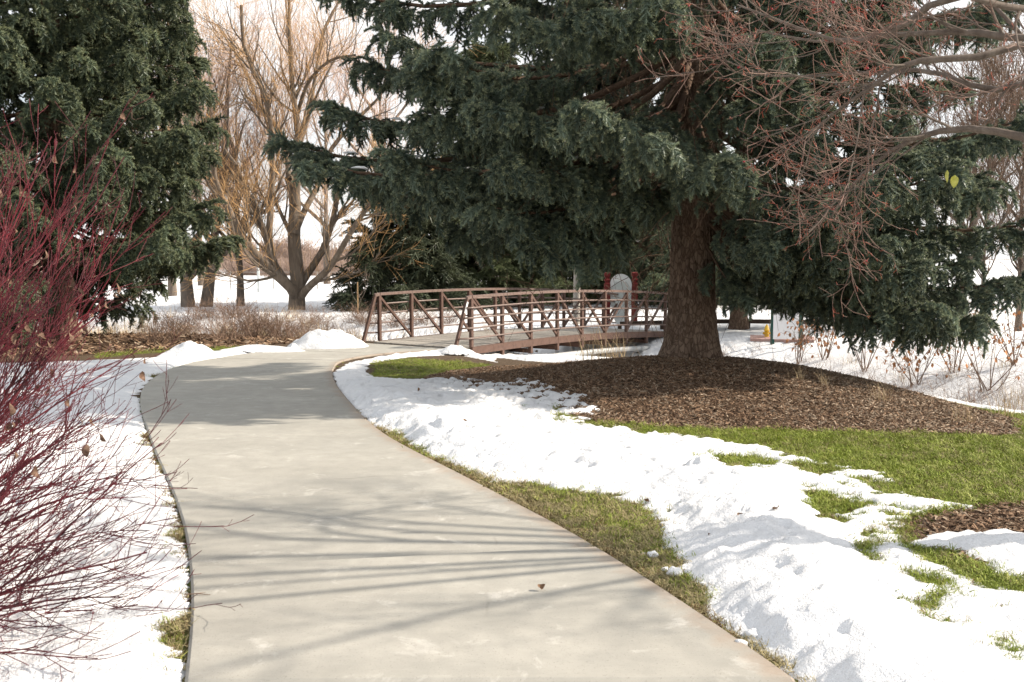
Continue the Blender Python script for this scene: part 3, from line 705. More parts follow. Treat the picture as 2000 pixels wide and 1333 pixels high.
def whorls(seed, z0, z1, dz, per, R0, H, drop, low=0., pw=.8, jit=.15):
    r = np.random.default_rng(seed); out = []; z = z0; ph = 0
    while z < z1:
        for k in range(per):
            az = ph + 2 * math.pi * k / per + r.normal() * .22; zz = z + r.normal() * dz * .25
            reach = R0 * max(.03, 1 - zz / H) ** pw * (1 + jit * r.normal())
            f = max(0, 1 - zz / (H * .6)); out.append((zz, az, max(.3, reach), max(low, zz - drop * f * reach / R0 + .25 * (1 - f) * reach * .4)))
        z += dz * (1 + .5 * z / H); ph += 1.1
    return out

# the large spruce on the mulch mound
sb = (SPRUCE[0], SPRUCE[1], float(G(*SPRUCE)))
br = []
for z0, az, reach, zt in whorls(5, 3.0, 15, .74, 5, 5.8, 17.5, 1.0, jit=.12):
    d = math.degrees(az) % 360
    if z0 < 4.6 and abs(d - 270) < 34: continue                        # keeps the trunk in view from the path
    if z0 < 3.4 and (d > 300 or d < 40): zt -= .5
    if 20 < d < 150 and z0 < 5: zt += .9
    if 190 < d < 262 and z0 < 3.6: zt += .3
    if 30 < d < 150 and z0 < 3.4: continue
    br.append((z0, az, reach, zt))
def tip(px, py, dist, z0, dr=0):
    """branch from trunk height z0 to a tip seen at (px,py) at depth dist"""
    p = at(px, py, dist); dx, dy = p[0] - sb[0], p[1] - sb[1]
    return (z0, math.atan2(dy, dx), math.hypot(dx, dy), p[2] - sb[2])
br += [tip(1150, 120, 17, 5.4), tip(1230, 60, 17.5, 6.0), tip(1180, 200, 16.5, 4.8), tip(1090, 150, 17, 5.2), tip(1280, 140, 17.5, 5.6), tip(1340, 200, 18, 5.0), tip(1220, 150, 16.2, 5.2), tip(1420, 140, 17.5, 5.6)]
br += [tip(560, 318, 14.2, 3.7), tip(600, 352, 13.4, 3.5), tip(642, 245, 14.0, 4.5), tip(708, 160, 14.3, 5.0), tip(650, 4, 14.0, 6.2), tip(760, 340, 12.6, 3.6), tip(720, 395, 14.8, 3.2),
       tip(850, 150, 11.8, 4.9), tip(830, 270, 12.2, 4.2), tip(960, 240, 11.2, 4.4), tip(1000, 60, 10.8, 5.6), tip(1150, 60, 10.6, 5.7), tip(1290, 30, 10.6, 5.8), tip(1130, 250, 10.8, 4.3), tip(1250, 310, 11.0, 4.2), tip(1400, 345, 11.3, 3.9), tip(1450, 380, 12.3, 3.5),
       tip(950, 430, 12.4, 3.1), tip(1060, 470, 13.0, 2.7), tip(900, 470, 14.8, 2.7), tip(1040, 500, 12.9, 2.5), tip(1160, 400, 12.3, 3.0), tip(1230, 400, 12.6, 3.0),
       tip(1000, 350, 11.6, 3.6), tip(870, 400, 13.3, 3.2),
       tip(1930, 395, 13.4, 2.7), tip(1850, 360, 12.2, 2.9), tip(1720, 380, 11.6, 3.0), tip(1600, 440, 11.9, 2.7), tip(1990, 575, 13.8, 2.3), tip(1900, 650, 13.0, 2.1), tip(1780, 545, 12.3, 2.2), tip(1700, 500, 12.2, 2.4), tip(1560, 540, 13.0, 2.1),
       tip(1650, 595, 13.8, 2.0), tip(1840, 600, 14.6, 2.2), tip(1450, 580, 13.5, 1.9), tip(1560, 590, 15.0, 1.9), tip(1750, 470, 13.6, 2.5), tip(1860, 480, 14.0, 2.5),
       tip(1560, 190, 11.8, 4.9), tip(1650, 110, 12.8, 5.6), tip(1750, 250, 13.2, 4.6), tip(1610, 300, 12.4, 4.2), tip(1490, 110, 11.2, 5.4), tip(1860, 190, 14.2, 5.0), tip(1720, 30, 13.2, 6.0), tip(1920, 60, 14.8, 6.0), tip(1480, 230, 11.8, 4.6), tip(1590, 10, 12.0, 6.2), tip(1950, 290, 14.8, 4.2), tip(1660, 340, 13.8, 3.7), tip(1800, 330, 13.0, 3.6), tip(1780, 120, 15.6, 5.6), tip(1900, 380, 15.2, 3.4), tip(1540, 390, 14.6, 3.2),
       tip(1500, 500, 12.2, 2.7), tip(1620, 510, 12.6, 2.6), tip(1700, 545, 13.2, 2.4), tip(1800, 500, 13.0, 2.6), tip(1885, 540, 13.4, 2.4), tip(1740, 600, 13.4, 2.2), tip(1825, 630, 12.8, 2.1), tip(1600, 540, 14.2, 2.4), tip(1480, 540, 14.6, 2.3), tip(1660, 620, 14.5, 2.0)]
_, n1, prim1 = conifer('spruce_tree', sb, br, SPRAYS, 11, .315, 17.5, M_SBARK, 'big blue spruce with thick trunk standing on the brown mulch mound', deadwood=True, sec_len=.72, hang=1.45, sec_step=.20, bare=.42)
# the spruce at the left edge
lb = at(118, 660, 22.5); lb = (lb[0], 22.5, float(G(lb[0], 22.5)))
_, n2, _p = conifer('spruce_tree', lb, [(a, b_, c, d) for a, b_, c, d in whorls(8, .95, 17, .46, 8, 3.5, 36, .7, low=1.0, pw=.95, jit=.07) if a > 2.3 or math.cos(b_) < .3], SPRAYS2, 12, .30, 22, M_SBARK, 'dense dark green spruce at the left edge behind the red shrub', sec_step=.30, spray_step=.19, sec_len=1.05, scale=1.3, bare=.33)
print('sprays', n1, n2)
# ------------------------------------------------------------------ conifers beyond the creek
def far_conifer(px, D, h, Rr, sprays, seed, label, trunk=.16, mat=None, z0=.5, dz=.6, per=6, name='conifer_tree', sl=.95, scale=1.9, pw=.9):
    p = at(px, 600, D); b_ = (p[0], D, float(G(p[0], D)))
    return conifer(name, b_, whorls(seed, z0, h * .93, dz, per, Rr, h, .5, low=.25, pw=pw), sprays, seed, trunk, h, mat or M_SBARK, label, sec_step=.5, spray_step=.34, sec_len=sl, scale=scale, hang=.7, wood_sides=4, group='conifers beyond the creek')
far_conifer(800, 41, 6.6, 2.7, SPRAYS_D, 101, 'dark fir with low spreading boughs left of the bridge behind', name='fir_tree', per=7)
far_conifer(960, 43, 12, 3.1, SPRAYS_P, 102, 'olive green pine behind the left half of the bridge', name='pine_tree')
far_conifer(1090, 46, 12, 3.2, SPRAYS_P, 103, 'tall olive pine behind the pale pole', name='pine_tree')
far_conifer(1225, 49, 10, 3.3, SPRAYS_P, 104, 'yellowish pine behind the arched sign', name='pine_tree')
far_conifer(1330, 44, 11, 3.0, SPRAYS2, 105, 'green spruce hidden behind the big trunk', name='spruce_tree')
far_conifer(1443, 29, 12, 2.6, SPRAYS2, 106, 'green spruce with dark trunk right of the big trunk across the creek', name='spruce_tree', z0=1.5, trunk=.22, scale=1.5)

# ------------------------------------------------------------------ bare trees
M_WBARK = bark_mat('willow_bark', (.075, .058, .044), (.165, .132, .102), (.29, .245, .20), 7, (1, 1, .18))
M_WTWIG = simple('orange_willow_twig', (.50, .29, .125), (.66, .42, .20), 3, .8, 0)
M_WTWIG2 = simple('rosy_far_twig', (.46, .33, .27), (.58, .43, .36), 3, .8, 0)
M_GBARK = bark_mat('grey_bark', (.07, .055, .045), (.15, .122, .10), (.25, .21, .175), 8, (1, 1, .2))
M_BTWIG = simple('brown_twig', (.13, .085, .06), (.22, .15, .11), 5, .85, 0)
def spawn(P, Rd, count, t0, t1, ln, ang, up, r, n=6, wig=.12, rr=.55, rmax=9., rend=.25, lenpow=.5, weep=0.):
    M, n0, _ = P.shape; Ls = np.linalg.norm(np.diff(P, axis=1), axis=2).sum(1)
    i = r.choice(M, count, p=Ls / Ls.sum()); t = t0 + (t1 - t0) * r.random(count)
    f = t * (n0 - 1); k = np.minimum(f.astype(int), n0 - 2); w = (f - k)[:, None]
    q = P[i, k] * (1 - w) + P[i, k + 1] * w; rad = Rd[i, k] * (1 - w[:, 0]) + Rd[i, k + 1] * w[:, 0]
    tan = unit(P[i, k + 1] - P[i, k]); pr = unit(np.cross(tan, r.normal(size=tan.shape)))
    a = np.radians(ang[0] + (ang[1] - ang[0]) * r.random(count))[:, None]
    d = unit(tan * np.cos(a) + pr * np.sin(a)); l = (ln[0] + (ln[1] - ln[0]) * r.random(count)) * (1.15 - .6 * t) ** lenpow
    out = [q]; step = l[:, None] / (n - 1)
    for s in range(n - 1):
        d = unit(d + np.array([0, 0, up - weep * s / (n - 1)]) + wig * r.normal(size=d.shape)); out.append(out[-1] + d * step)
    r0 = np.minimum(rad * rr, rmax)
    return np.stack(out, 1), r0[:, None] * np.linspace(1, rend, n)[None]
def limb(P, r0, r1, n=14):
    P = np.asarray(P, float); c = cat(P, 8); s = np.linspace(0, len(c) - 1, n); k = np.minimum(s.astype(int), len(c) - 2); w = (s - k)[:, None]
    return c[k] * (1 - w) + c[k + 1] * w, np.linspace(0, 1, n) ** .85 * (r1 - r0) + r0
def wood(name, parts, mat, parent, smooth=True):
    Vs, Fs, n = [], [], 0
    for P, Rd, sides in parts:
        V, F = tubes(P, Rd, sides); Vs.append(V); Fs.append(F + n); n += len(V)
    return put(name, mesh(name, np.concatenate(Vs), np.concatenate(Fs), mat, smooth), parent)

# the great willow
WD = 40.
wz = lambda zx, zy, D=WD: at(300 + zx / 1.852, zy / 1.852, D)
wb = wz(520, 1120); wb[2] = float(G(wb[0], WD)) - .1
willow = tag(empty('willow_tree', tuple(wb)), 'large bare willow with orange twigs and forked trunk behind the creek', 'tree')
WL = []
def wl(ps, r0, r1, dy): 
    q = [wz(x, y, WD + dy * i / max(1, len(ps) - 1)) for i, (x, y) in enumerate(ps)]; WL.append(limb(q, r0, r1))
wl([(518, 1135), (519, 1060), (520, 1000), (508, 860), (512, 720), (490, 640)], .36, .20, .3)
wl([(515, 1080), (495, 1040), (410, 965), (330, 870), (262, 740), (222, 650), (215, 560)], .24, .09, -2.5)
wl([(512, 1070), (490, 1035), (432, 950), (405, 850), (350, 730), (300, 600), (262, 470)], .22, .08, 2)
wl([(430, 945), (418, 860), (425, 730), (430, 560), (410, 370), (330, 180), (318, 20)], .16, .06, -1.5)
wl([(525, 1050), (545, 1010), (612, 905), (650, 790), (672, 690), (740, 600)], .19, .07, 1.5)
wl([(525, 1085), (560, 1040), (640, 965), (720, 830), (790, 730), (860, 640)], .18, .06, -3)
wl([(508, 850), (545, 765), (600, 660), (640, 545), (720, 450), (810, 360)], .15, .06, 2.5)
wl([(512, 740), (525, 560), (515, 420), (500, 290), (492, 140), (490, -60)], .17, .05, -1)
wl([(515, 430), (560, 300), (640, 220), (730, 200)], .09, .04, -2)
wl([(498, 850), (455, 760), (430, 690)], .10, .05, 2)
wl([(490, 650), (470, 500), (385, 380), (330, 250), (230, 90)], .12, .04, 3)
wl([(515, 560), (560, 420), (590, 250), (620, 100), (700, -40)], .11, .04, 2)
wl([(300, 600), (220, 480), (190, 330), (130, 180)], .07, .03, 1)
WP = np.array([a for a, _ in WL]); WR = np.array([b_ for _, b_ in WL])
r = np.random.default_rng(21)
p1, r1 = spawn(WP[1:], WR[1:], 110, .25, 1., (1.8, 3.8), (25, 60), .12, r, 8, .12, .5, .07)
p2, r2 = spawn(np.concatenate([p1]), r1, 700, .15, 1., (1.0, 2.4), (20, 50), .08, r, 7, .14, .5, .025)
p3, r3 = spawn(p2, r2, 2400, .1, 1., (.7, 1.7), (15, 45), .06, r, 6, .12, .6, .010, .35)
p4, r4 = spawn(WP[:, 3:], WR[:, 3:], 950, .0, 1., (.5, 1.5), (40, 80), .22, r, 6, .15, .2, .008, .4)
p5, r5 = spawn(p3, r3, 3200, .1, 1., (.5, 1.2), (15, 40), .05, r, 4, .14, .7, .006, .5)
wood('trunk', [(WP, WR, 10)], M_WBARK, willow)
wood('limbs', [(p1, r1, 6), (p2, np.maximum(r2, .006), 4)], M_WBARK, willow)
wood('crown', [(p3, np.maximum(r3, .004), 3), (p4, np.maximum(r4, .004), 3), (p5, np.maximum(r5, .0033), 3)], M_WTWIG, willow)['kind'] = 'stuff'

def bare_tree(px, D, h, tr, seed, label, fork=.25, n_l=8, spread=.55, tw=(90, 420, 2200), twig=None, bark=None, group='bare trees across the creek', name='bare_tree', minr=.006, lean=0., cat_='tree', twl=1.):
    r = np.random.default_rng(seed); p = at(px, 600, D); b_ = np.array([p[0], D, float(G(p[0], D)) - .1])
    root = tag(empty(name, tuple(b_)), label, cat_, group); Ls = []
    topz = np.array([lean * h, 0, h])
    Ls.append(limb([b_, b_ + topz * .2 + r.normal(size=3) * .05, b_ + topz * .5 + r.normal(size=3) * .15, b_ + topz * .95], tr, tr * .15))
    for k in range(n_l):
        f = fork + (.8 - fork) * k / n_l; s = b_ + topz * f; az = r.random() * 6.28; le = h * (.55 - .25 * f)
        e = s + np.array([math.cos(az) * spread, math.sin(az) * spread, .85]) * le; m_ = (s + e) / 2 + np.array([math.cos(az), math.sin(az), -.2]) * le * .12
        Ls.append(limb([s, m_, e], tr * (.62 - .4 * f), tr * .08))
    P = np.array([a for a, _ in Ls]); Rd = np.array([q for _, q in Ls])
    a1, s1 = spawn(P, Rd, tw[0], .3, 1., (h * .12 * twl, h * .26 * twl), (22, 55), .15, r, 7, .13, .5, .05)
    a2, s2 = spawn(a1, s1, tw[1], .15, 1., (h * .07 * twl, h * .16 * twl), (20, 50), .10, r, 6, .13, .5, .02)
    a3, s3 = spawn(a2, s2, tw[2], .1, 1., (h * .04 * twl, h * .11 * twl), (18, 45), .08, r, 5, .14, .6, .009, .4)
    wood('trunk', [(P, Rd, 8)], bark or M_GBARK, root)
    wood('limbs', [(a1, np.maximum(s1, .008), 4)], bark or M_GBARK, root)
    wood('crown', [(a2, np.maximum(s2, minr), 3), (a3, np.maximum(s3, minr * .8), 3)], twig or M_BTWIG, root)['kind'] = 'stuff'
    return root, P, a2, a3
bare_tree(368, 42, 11, .33, 31, 'bare tree with left trunk of the stout pair beside the left spruce', tw=(60, 240, 1000), twig=M_WTWIG2, fork=.12, n_l=7, lean=-.05)
bare_tree(402, 42.5, 12, .30, 32, 'bare tree with right trunk of the stout pair beside the left spruce', tw=(60, 240, 1000), twig=M_WTWIG2, fork=.15, n_l=7, lean=.12)
bare_tree(470, 43, 9, .20, 33, 'slim straight bare tree between the stout pair and the willow', fork=.2, n_l=8, spread=.4)
bare_tree(338, 55, 12, .28, 34, 'single bare trunk standing farther off left of the stout pair', twig=M_WTWIG2)
for k, (px, D, h) in enumerate([(395, 75, 19), (640, 80, 19), (745, 66, 17)]):
    bare_tree(px, D, h, .3, 40 + k, ['tall rosy bare tree at far left of the willow', 'tall rosy bare tree right behind the willow crown', 'rosy bare tree showing between willow and big spruce', 'rosy bare tree far behind the willow trunk', 'rosy bare tree far behind the dark fir'][k], twig=M_WTWIG2, tw=(80, 420, 1500), minr=.009, group='rosy trees in the distance')
bare_tree(1880, 29, 8, .15, 51, 'brown bare tree with thicker trunk at right edge across the creek', tw=(110, 600, 2600))
bare_tree(1921, 31, 8, .09, 52, 'brown bare tree with thin trunk at right edge across the creek', tw=(110, 600, 2400))
bare_tree(1990, 28, 7, .12, 53, 'brown twiggy tree cut by the right edge across the creek', tw=(110, 600, 2600), fork=.1)
sapl, _, _, _ = bare_tree(702, 37, 1.9, .02, 54, 'thin staked sapling left of the bridge across the creek', tw=(6, 14, 20), n_l=3, group=None, name='sapling', minr=.003)
st = at(699, 600, 36.9); st[2] = float(G(st[0], 36.9))
tag(MB().bar(st - [0, 0, .1], st + [0, 0, 1.25], .04, .04, up=(0, 1, 0)).build('wooden_stake', simple('stake_timber', (.35, .22, .11), (.48, .33, .18), 8)), 'pale wooden stake beside the thin sapling', 'stake')

# tree with rusty leaves hanging over the ditch on the right
M_RUST = simple('rusty_dry_leaf', (.30, .13, .055), (.46, .23, .11), 30, .8, 0, rnd=.3)
def leaf_mesh(name, mat, l=.07, w=.032, curl=.02):
    u = np.linspace(0, 1, 6); wd = w * np.sin(np.pi * u ** .8) ** .8; c = np.stack([l * u, 0 * u, -curl * np.sin(np.pi * u) + .3 * curl * u], 1)
    V = []; 
    for i in range(6): V += [c[i] + [0, -wd[i], .35 * wd[i] + .1 * curl * math.sin(i * 2)], c[i], c[i] + [0, wd[i], .45 * wd[i]]]
    F = []
    for i in range(5):
        for j in range(2): F.append([i * 3 + j, i * 3 + j + 1, i * 3 + j + 4, i * 3 + j + 3])
    return mesh(name, np.array(V), np.array(F), mat, True)
RLEAF = [proto('rusty_leaf', leaf_mesh('rusty_leaf', M_RUST, .09, .028, .02)), proto('rusty_leaf', leaf_mesh('rusty_leaf', M_RUST, .075, .022, .035))]
def leafy(px, py, D, h, seed, label, n=160):
    r = np.random.default_rng(seed); p = gp(px, py); b_ = np.array([p[0], p[1], float(G(*p)) - .05])
    root = tag(empty('leafy_shrub', tuple(b_)), label, 'shrub', 'shrubs with rusty leaves on the far bank')
    S0 = []
    for k in range(7):
        az = r.random() * 6.28; e = b_ + np.array([math.cos(az) * .45, math.sin(az) * .45, 1]) * h * (.7 + .4 * r.random()); S0.append(limb([b_ + r.normal(size=3) * [.06, .06, 0], (b_ + e) / 2 + r.normal(size=3) * .08, e], .012, .003))
    P = np.array([a for a, _ in S0]); Rd = np.array([q for _, q in S0])
    a1, s1 = spawn(P, Rd, 45, .2, 1., (.3 * h, .55 * h), (25, 60), .02, r, 6, .15, .5, .006, .4, weep=.3)
    a2, s2 = spawn(a1, s1, 120, .2, 1., (.12 * h, .3 * h), (25, 60), 0, r, 5, .15, .6, .004, .4, weep=.3)
    wood('stems', [(P, Rd, 5), (a1, np.maximum(s1, .003), 3), (a2, np.maximum(s2, .0025), 3)], M_BTWIG, root)
    q = np.concatenate([a1[:, 2:].reshape(-1, 3), a2[:, 1:].reshape(-1, 3)]); q = q[r.choice(len(q), n)]
    d = r.normal(size=q.shape) * .4 + [0, 0, -1.]
    o = scatter('leaves', q, euler_from(d, r.normal(size=q.shape)), .8 + .5 * r.random(n), r.integers(0, 2, n), RLEAF, root); o['kind'] = 'stuff'
leafy(1690, 730, 0, 2.2, 61, 'tall bare shrub with rusty leaves behind the drooping spruce boughs', 260)
leafy(1610, 705, 0, 1.7, 62, 'smaller shrub with rusty leaves near the green sign', 200)
leafy(1790, 760, 0, 1.3, 63, 'low shrub with rusty leaves under the right spruce bough', 120)
leafy(1860, 735, 0, 1.5, 65, 'upright shrub with rusty leaves halfway up the right bank', 120)
leafy(1560, 715, 0, 1.0, 66, 'small low shrub with rusty leaves nearest the big trunk', 60)
leafy(1980, 720, 0, 1.6, 67, 'shrub with rusty leaves cut by the right edge', 90)
leafy(1930, 770, 0, 1.5, 64, 'sparse arching shrub with rusty leaves at the right edge', 70)
# ------------------------------------------------------------------ signs and small furniture across the creek
def gz(x, y): return float(G(x, y))
SD = 31.
p = at(1212, 600, SD); sgn = tag(empty('park_sign', (p[0], SD, gz(p[0], SD))), 'grey arched park sign seen from behind between dark red posts', 'sign')
for px in (1185.5, 1239):
    q = at(px, 600, SD); g = gz(q[0], SD); m_ = MB()
    m_.box((q[0], SD, g + .66), (.18, .18, 1.42), bevel=.012).box((q[0], SD, g + 1.405), (.13, .13, .07)).box((q[0], SD, g + 1.47), (.19, .19, .06), bevel=.015).box((q[0], SD, g + 1.53), (.12, .12, .06)).box((q[0], SD, g + 1.635), (.19, .19, .15), bevel=.03)
    m_.build('post', M_RED, sgn)
def panel(c, outline, y0, y1):
    n = len(outline); V = [[c[0] + x, y0, c[2] + z] for x, z in outline] + [[c[0] + x, y1, c[2] + z] for x, z in outline]
    V += [[c[0], y0, c[2] + np.mean([z for _, z in outline])], [c[0], y1, c[2] + np.mean([z for _, z in outline])]]
    m_ = MB(); m_.add(V, [[i, (i + 1) % n, n + (i + 1) % n, n + i] for i in range(n)], [[(i + 1) % n, i, 2 * n] for i in range(n)] + [[n + i, n + (i + 1) % n, 2 * n + 1] for i in range(n)]); return m_
c = at(1212, 600, SD); c[2] = gz(c[0], SD)
a = np.linspace(0, np.pi, 17); out = [(.34 * math.cos(t), 1.30 + .36 * math.sin(t)) for t in a] + [(-.31, .75), (-.2, .25), (-.06, .02), (.06, .02), (.2, .25), (.31, .75)]
board = panel(c, out, SD - .035, SD + .035).build('board', M_SIGN2, sgn)
out2 = [(.30, 1.22), (.17, 1.42), (-.17, 1.42), (-.30, 1.22), (-.27, .72), (-.17, .28), (.17, .28), (.27, .72)]
panel(c, out2, SD - .055, SD - .036).build('back_panel', M_SIGN, sgn)
bt = MB(); 
for k in range(8): bt.lathe((c[0] + .055 * math.cos(k * .785), SD - .062, c[2] + 1.02 + .055 * math.sin(k * .785)), [(.006, -.006), (.012, 0), (.006, .006)], 6)
bt.build('bolt_ring', M_PIPE, sgn)
q = at(1244.5, 592, SD - .18); m_ = MB().box(q, (.15, .10, .17), bevel=.012)
bx_ = tag(m_.build('bag_dispenser', M_BLACK), 'small black box fixed to the right post of the arched sign', 'box')
MB().box(q + [.03, -.053, .0], (.035, .006, .055)).build('white_mark', M_WHITE, bx_)
q = at(1125.5, 600, 31.5); g = gz(q[0], 31.5); tz = at(1125, 499, 31.5)[2]
pl = MB().tube([[q[0], 31.5, g - .1], [q[0] + .01, 31.5, g + 1.0], [q[0] + .02, 31.5, tz - .42]], [.118, .112, .104], 14, caps=False)
pl.tube([[q[0] + .02, 31.5, tz - .42], [q[0] + .055, 31.5, tz - .1], [q[0] + .065, 31.5, tz]], [.104, .06, .022], 14)
tag(pl.build('timber_pole', M_POLE, smooth=True), 'weathered grey timber pole with tapered top behind the bridge', 'pole')
# green two-post sign
b0, b1 = gp(1508, 678), gp(1563, 682); gs = tag(empty('green_post_sign', (b0[0], b0[1], gz(*b0))), 'white sign board on two green posts half hidden by spruce boughs', 'sign')
for b_ in (b0, b1): MB().box((b_[0], b_[1], gz(*b_) + .68), (.085, .085, 1.5), bevel=.008).build('post', M_GREEN, gs)
cx, cy, cz = (b0[0] + b1[0]) / 2, (b0[1] + b1[1]) / 2, gz(*b0)
MB().box((cx, cy + .065, cz + .78), (abs(b1[0] - b0[0]) + .12, .03, 1.12), bevel=.004).build('board', M_WHITE, gs)
h0 = gp(1497, 668); hy = tag(empty('fire_hydrant', (h0[0], h0[1], gz(*h0))), 'short yellow fire hydrant beside the green sign post', 'hydrant')
hz = gz(*h0)
MB().lathe((h0[0], h0[1], hz + .02), [(.0, 0), (.085, 0), (.085, .03), (.062, .035), (.06, .26), (.075, .27), (.075, .295), (.06, .30), (.052, .36), (.03, .40), (.02, .405), (.02, .43), (0, .43)], 14).build('barrel', M_YELLOW, hy, True)
for s in (-1, 1): MB().tube([[h0[0] + s * .05, h0[1], hz + .22], [h0[0] + s * .095, h0[1], hz + .22]], .03, 10).build('outlet_cap', M_YELLOW, hy, True)
MB().tube([[h0[0], h0[1] - .05, hz + .20], [h0[0], h0[1] - .10, hz + .20]], .036, 10).build('outlet_cap', M_YELLOW, hy, True)
# paved walk across the creek
A = [gp(1465, 672), gp(1590, 675), gp(1590, 668), gp(1465, 664)]
V = [[x, y, gz(x, y) + .13] for x, y in A] + [[x, y, gz(x, y) - .1] for x, y in A]
fw = put('paved_walk', mesh('paved_walk', np.array(V), np.array([[0, 1, 2, 3], [0, 4, 5, 1], [1, 5, 6, 2], [2, 6, 7, 3], [3, 7, 4, 0]]), M_PINK)); tag(fw, 'pink paved walk beyond the creek', kind='structure')
# low timber rail
rl = tag(empty('low_rail', (3.2, 29.5, gz(3.2, 29.5))), 'low dark timber rail along the far side of the creek', 'rail')
xs = np.linspace(3.2, 9.4, 6)
for i in range(5):
    y0, y1 = 29.5 - .12 * i, 29.5 - .12 * (i + 1)
    MB().bar([xs[i] + .005, y0, gz(xs[i], y0) + .27], [xs[i + 1] - .005, y1, gz(xs[i + 1], y1) + .27], .14, .12).build('beam', M_LOG, rl)
for i in range(6):
    y0 = 29.5 - .12 * i; MB().box((xs[i], y0 + .001, gz(xs[i], y0) + .08), (.11, .11, .26)).build('stub_post', M_LOG, rl)

# ------------------------------------------------------------------ far field: fence, light pole, houses, hedges
M_FENCE = simple('fence_wire', (.25, .24, .23), (.36, .35, .33), 5, .6, 0)
fe = tag(empty('field_fence', (-25, 68, gz(-25, 68))), 'thin wire fence crossing the far snowfield', 'fence')
fx = np.arange(-40, -2, 3.0)
for i, x in enumerate(fx):
    y = 68 - .12 * (x + 25); MB().tube([[x, y, gz(x, y) - .1], [x, y, gz(x, y) + 1.25]], .035, 6).build('fence_post', M_FENCE, fe, True)
for h in (.75, 1.2):
    P = [[x, 68 - .12 * (x + 25), gz(x, 68 - .12 * (x + 25)) + h] for x in fx]; MB().tube(P, .014, 4).build('wire', M_FENCE, fe)
q = at(506, 600, 60); g = gz(q[0], 60)
lp = tag(empty('light_pole', (q[0], 60, g)), 'slim pale lamp pole standing in the far snowfield', 'lamp pole')
M_LP = simple('pale_pole_metal', (.52, .56, .57), (.62, .66, .67), 5, .5, 0)
MB().tube([[q[0], 60, g - .1], [q[0], 60, g + 5.2]], [.085, .06], 10).build('shaft', M_LP, lp, True)
MB().box((q[0] + .25, 60, g + 5.22), (.7, .22, .1), bevel=.02).build('lamp_head', M_LP, lp)
M_WALL = simple('house_wall', (.30, .23, .18), (.38, .30, .24), 2, .9, 0); M_WIN = simple('far_window_glass', (.05, .06, .07), (.08, .09, .1), 2, .2, 0); M_TRIM = simple('house_trim', (.6, .58, .55), (.68, .66, .63), 2, .8, 0)
def house(px, D, w, d, h, rh, label):
    p = at(px, 600, D); x, y, z = p[0], D, gz(p[0], D); root = tag(empty('house', (x, y, z)), label, 'house', 'houses beyond the field')
    MB().box((x, y, z + h / 2 - .3), (w, d, h + .6)).build('wall', M_WALL, root)
    V = [[x - w / 2 - .5, y - d / 2 - .5, z + h], [x + w / 2 + .5, y - d / 2 - .5, z + h], [x + w / 2 + .5, y + d / 2 + .5, z + h], [x - w / 2 - .5, y + d / 2 + .5, z + h], [x - w / 2 - .5, y, z + h + rh], [x + w / 2 + .5, y, z + h + rh]]
    rf = put('roof', mesh('roof', np.array(V), [np.array([[0, 1, 5, 4], [2, 3, 4, 5], [3, 2, 1, 0]]), np.array([[3, 0, 4], [1, 2, 5]])], M_SNOW), root)
    MB().box((x + w * .25, y + .4, z + h + rh * .9), (.8, .8, 1.6)).build('chimney', M_WALL, rf)
    for k in range(4):
        wx = x - w / 2 + w * (k + .5) / 4
        if k == 2: MB().box((wx, y - d / 2 - .04, z + 1.05), (1.0, .1, 2.1)).build('door', M_TRIM, root); continue
        o = MB().box((wx, y - d / 2 - .03, z + h * .55), (1.5, .08, 1.3)).build('window', M_TRIM, root); MB().box((wx, y - d / 2 - .08, z + h * .55), (1.25, .06, 1.05)).build('pane', M_WIN, o)
house(548, 190, 13, 9, 3.2, 2.6, 'left far house with a snowy roof behind the willow'); house(640, 215, 12, 9, 3.2, 2.8, 'right far house with a snowy roof behind the willow')
house(260, 205, 14, 9, 3.2, 2.6, 'far snowy house beside the left spruce')
def bush_mesh(name, seed, mat, n=70, h=1., w=.5, rad=.006, lv2=260):
    r = np.random.default_rng(seed); b_ = np.stack([r.normal(size=n) * w * .28, r.normal(size=n) * w * .28, 0 * np.arange(n)], 1)
    d = unit(np.stack([r.normal(size=n) * .5, r.normal(size=n) * .5, .6 + r.random(n)], 1)); l = h * (.6 + .5 * r.random(n)); out = [b_]
    for s in range(5): d = unit(d + r.normal(size=d.shape) * .16 + [0, 0, -.03]); out.append(out[-1] + d * (l / 5)[:, None])
    P = np.stack(out, 1); Rd = rad * np.linspace(1, .45, 6)[None] * np.ones((n, 1)); a1, s1 = spawn(P, Rd, lv2, .25, 1., (.14 * h, .4 * h), (25, 65), .0, r, 5, .15, .7, rad * .7, .5)
    V1, F1 = tubes(P, Rd, 3); V2, F2 = tubes(a1, np.maximum(s1, rad * .35), 3)
    return mesh(name, np.vstack([V1, V2]), np.vstack([F1, F2 + len(V1)]), mat)
M_BRUSH = simple('dry_brown_brush', (.145, .095, .07), (.27, .185, .135), 2, .9, 0); M_STRAW = simple('straw', (.40, .30, .17), (.58, .46, .29), 3, .85, 0, rnd=.2); M_FARBR = simple('far_brush', (.26, .19, .155), (.36, .27, .22), 1, .9, 0)
FB = [proto('far_bush', bush_mesh('far_bush', 80 + i, M_FARBR, 60, 1., .8, .012, 240)) for i in range(3)]
r = np.random.default_rng(90); n = 420
for nm, Dm, hh, lab in (('far_hedge', 120, 2.0, 'brown brush hedge along the end of the snowfield'), ('far_thicket', 165, 4.5, 'taller brown thicket before the far houses')):
    x = r.uniform(-75, 40, n) * Dm / 120; y = Dm + r.normal(size=n) * 4; 
    tag(scatter(nm, np.stack([x, y, G(x, y)], 1), np.stack([0 * x, 0 * x, r.random(n) * 6.28], 1), hh * (.6 + .6 * r.random(n)), r.integers(0, 3, n), FB), lab, kind='stuff')

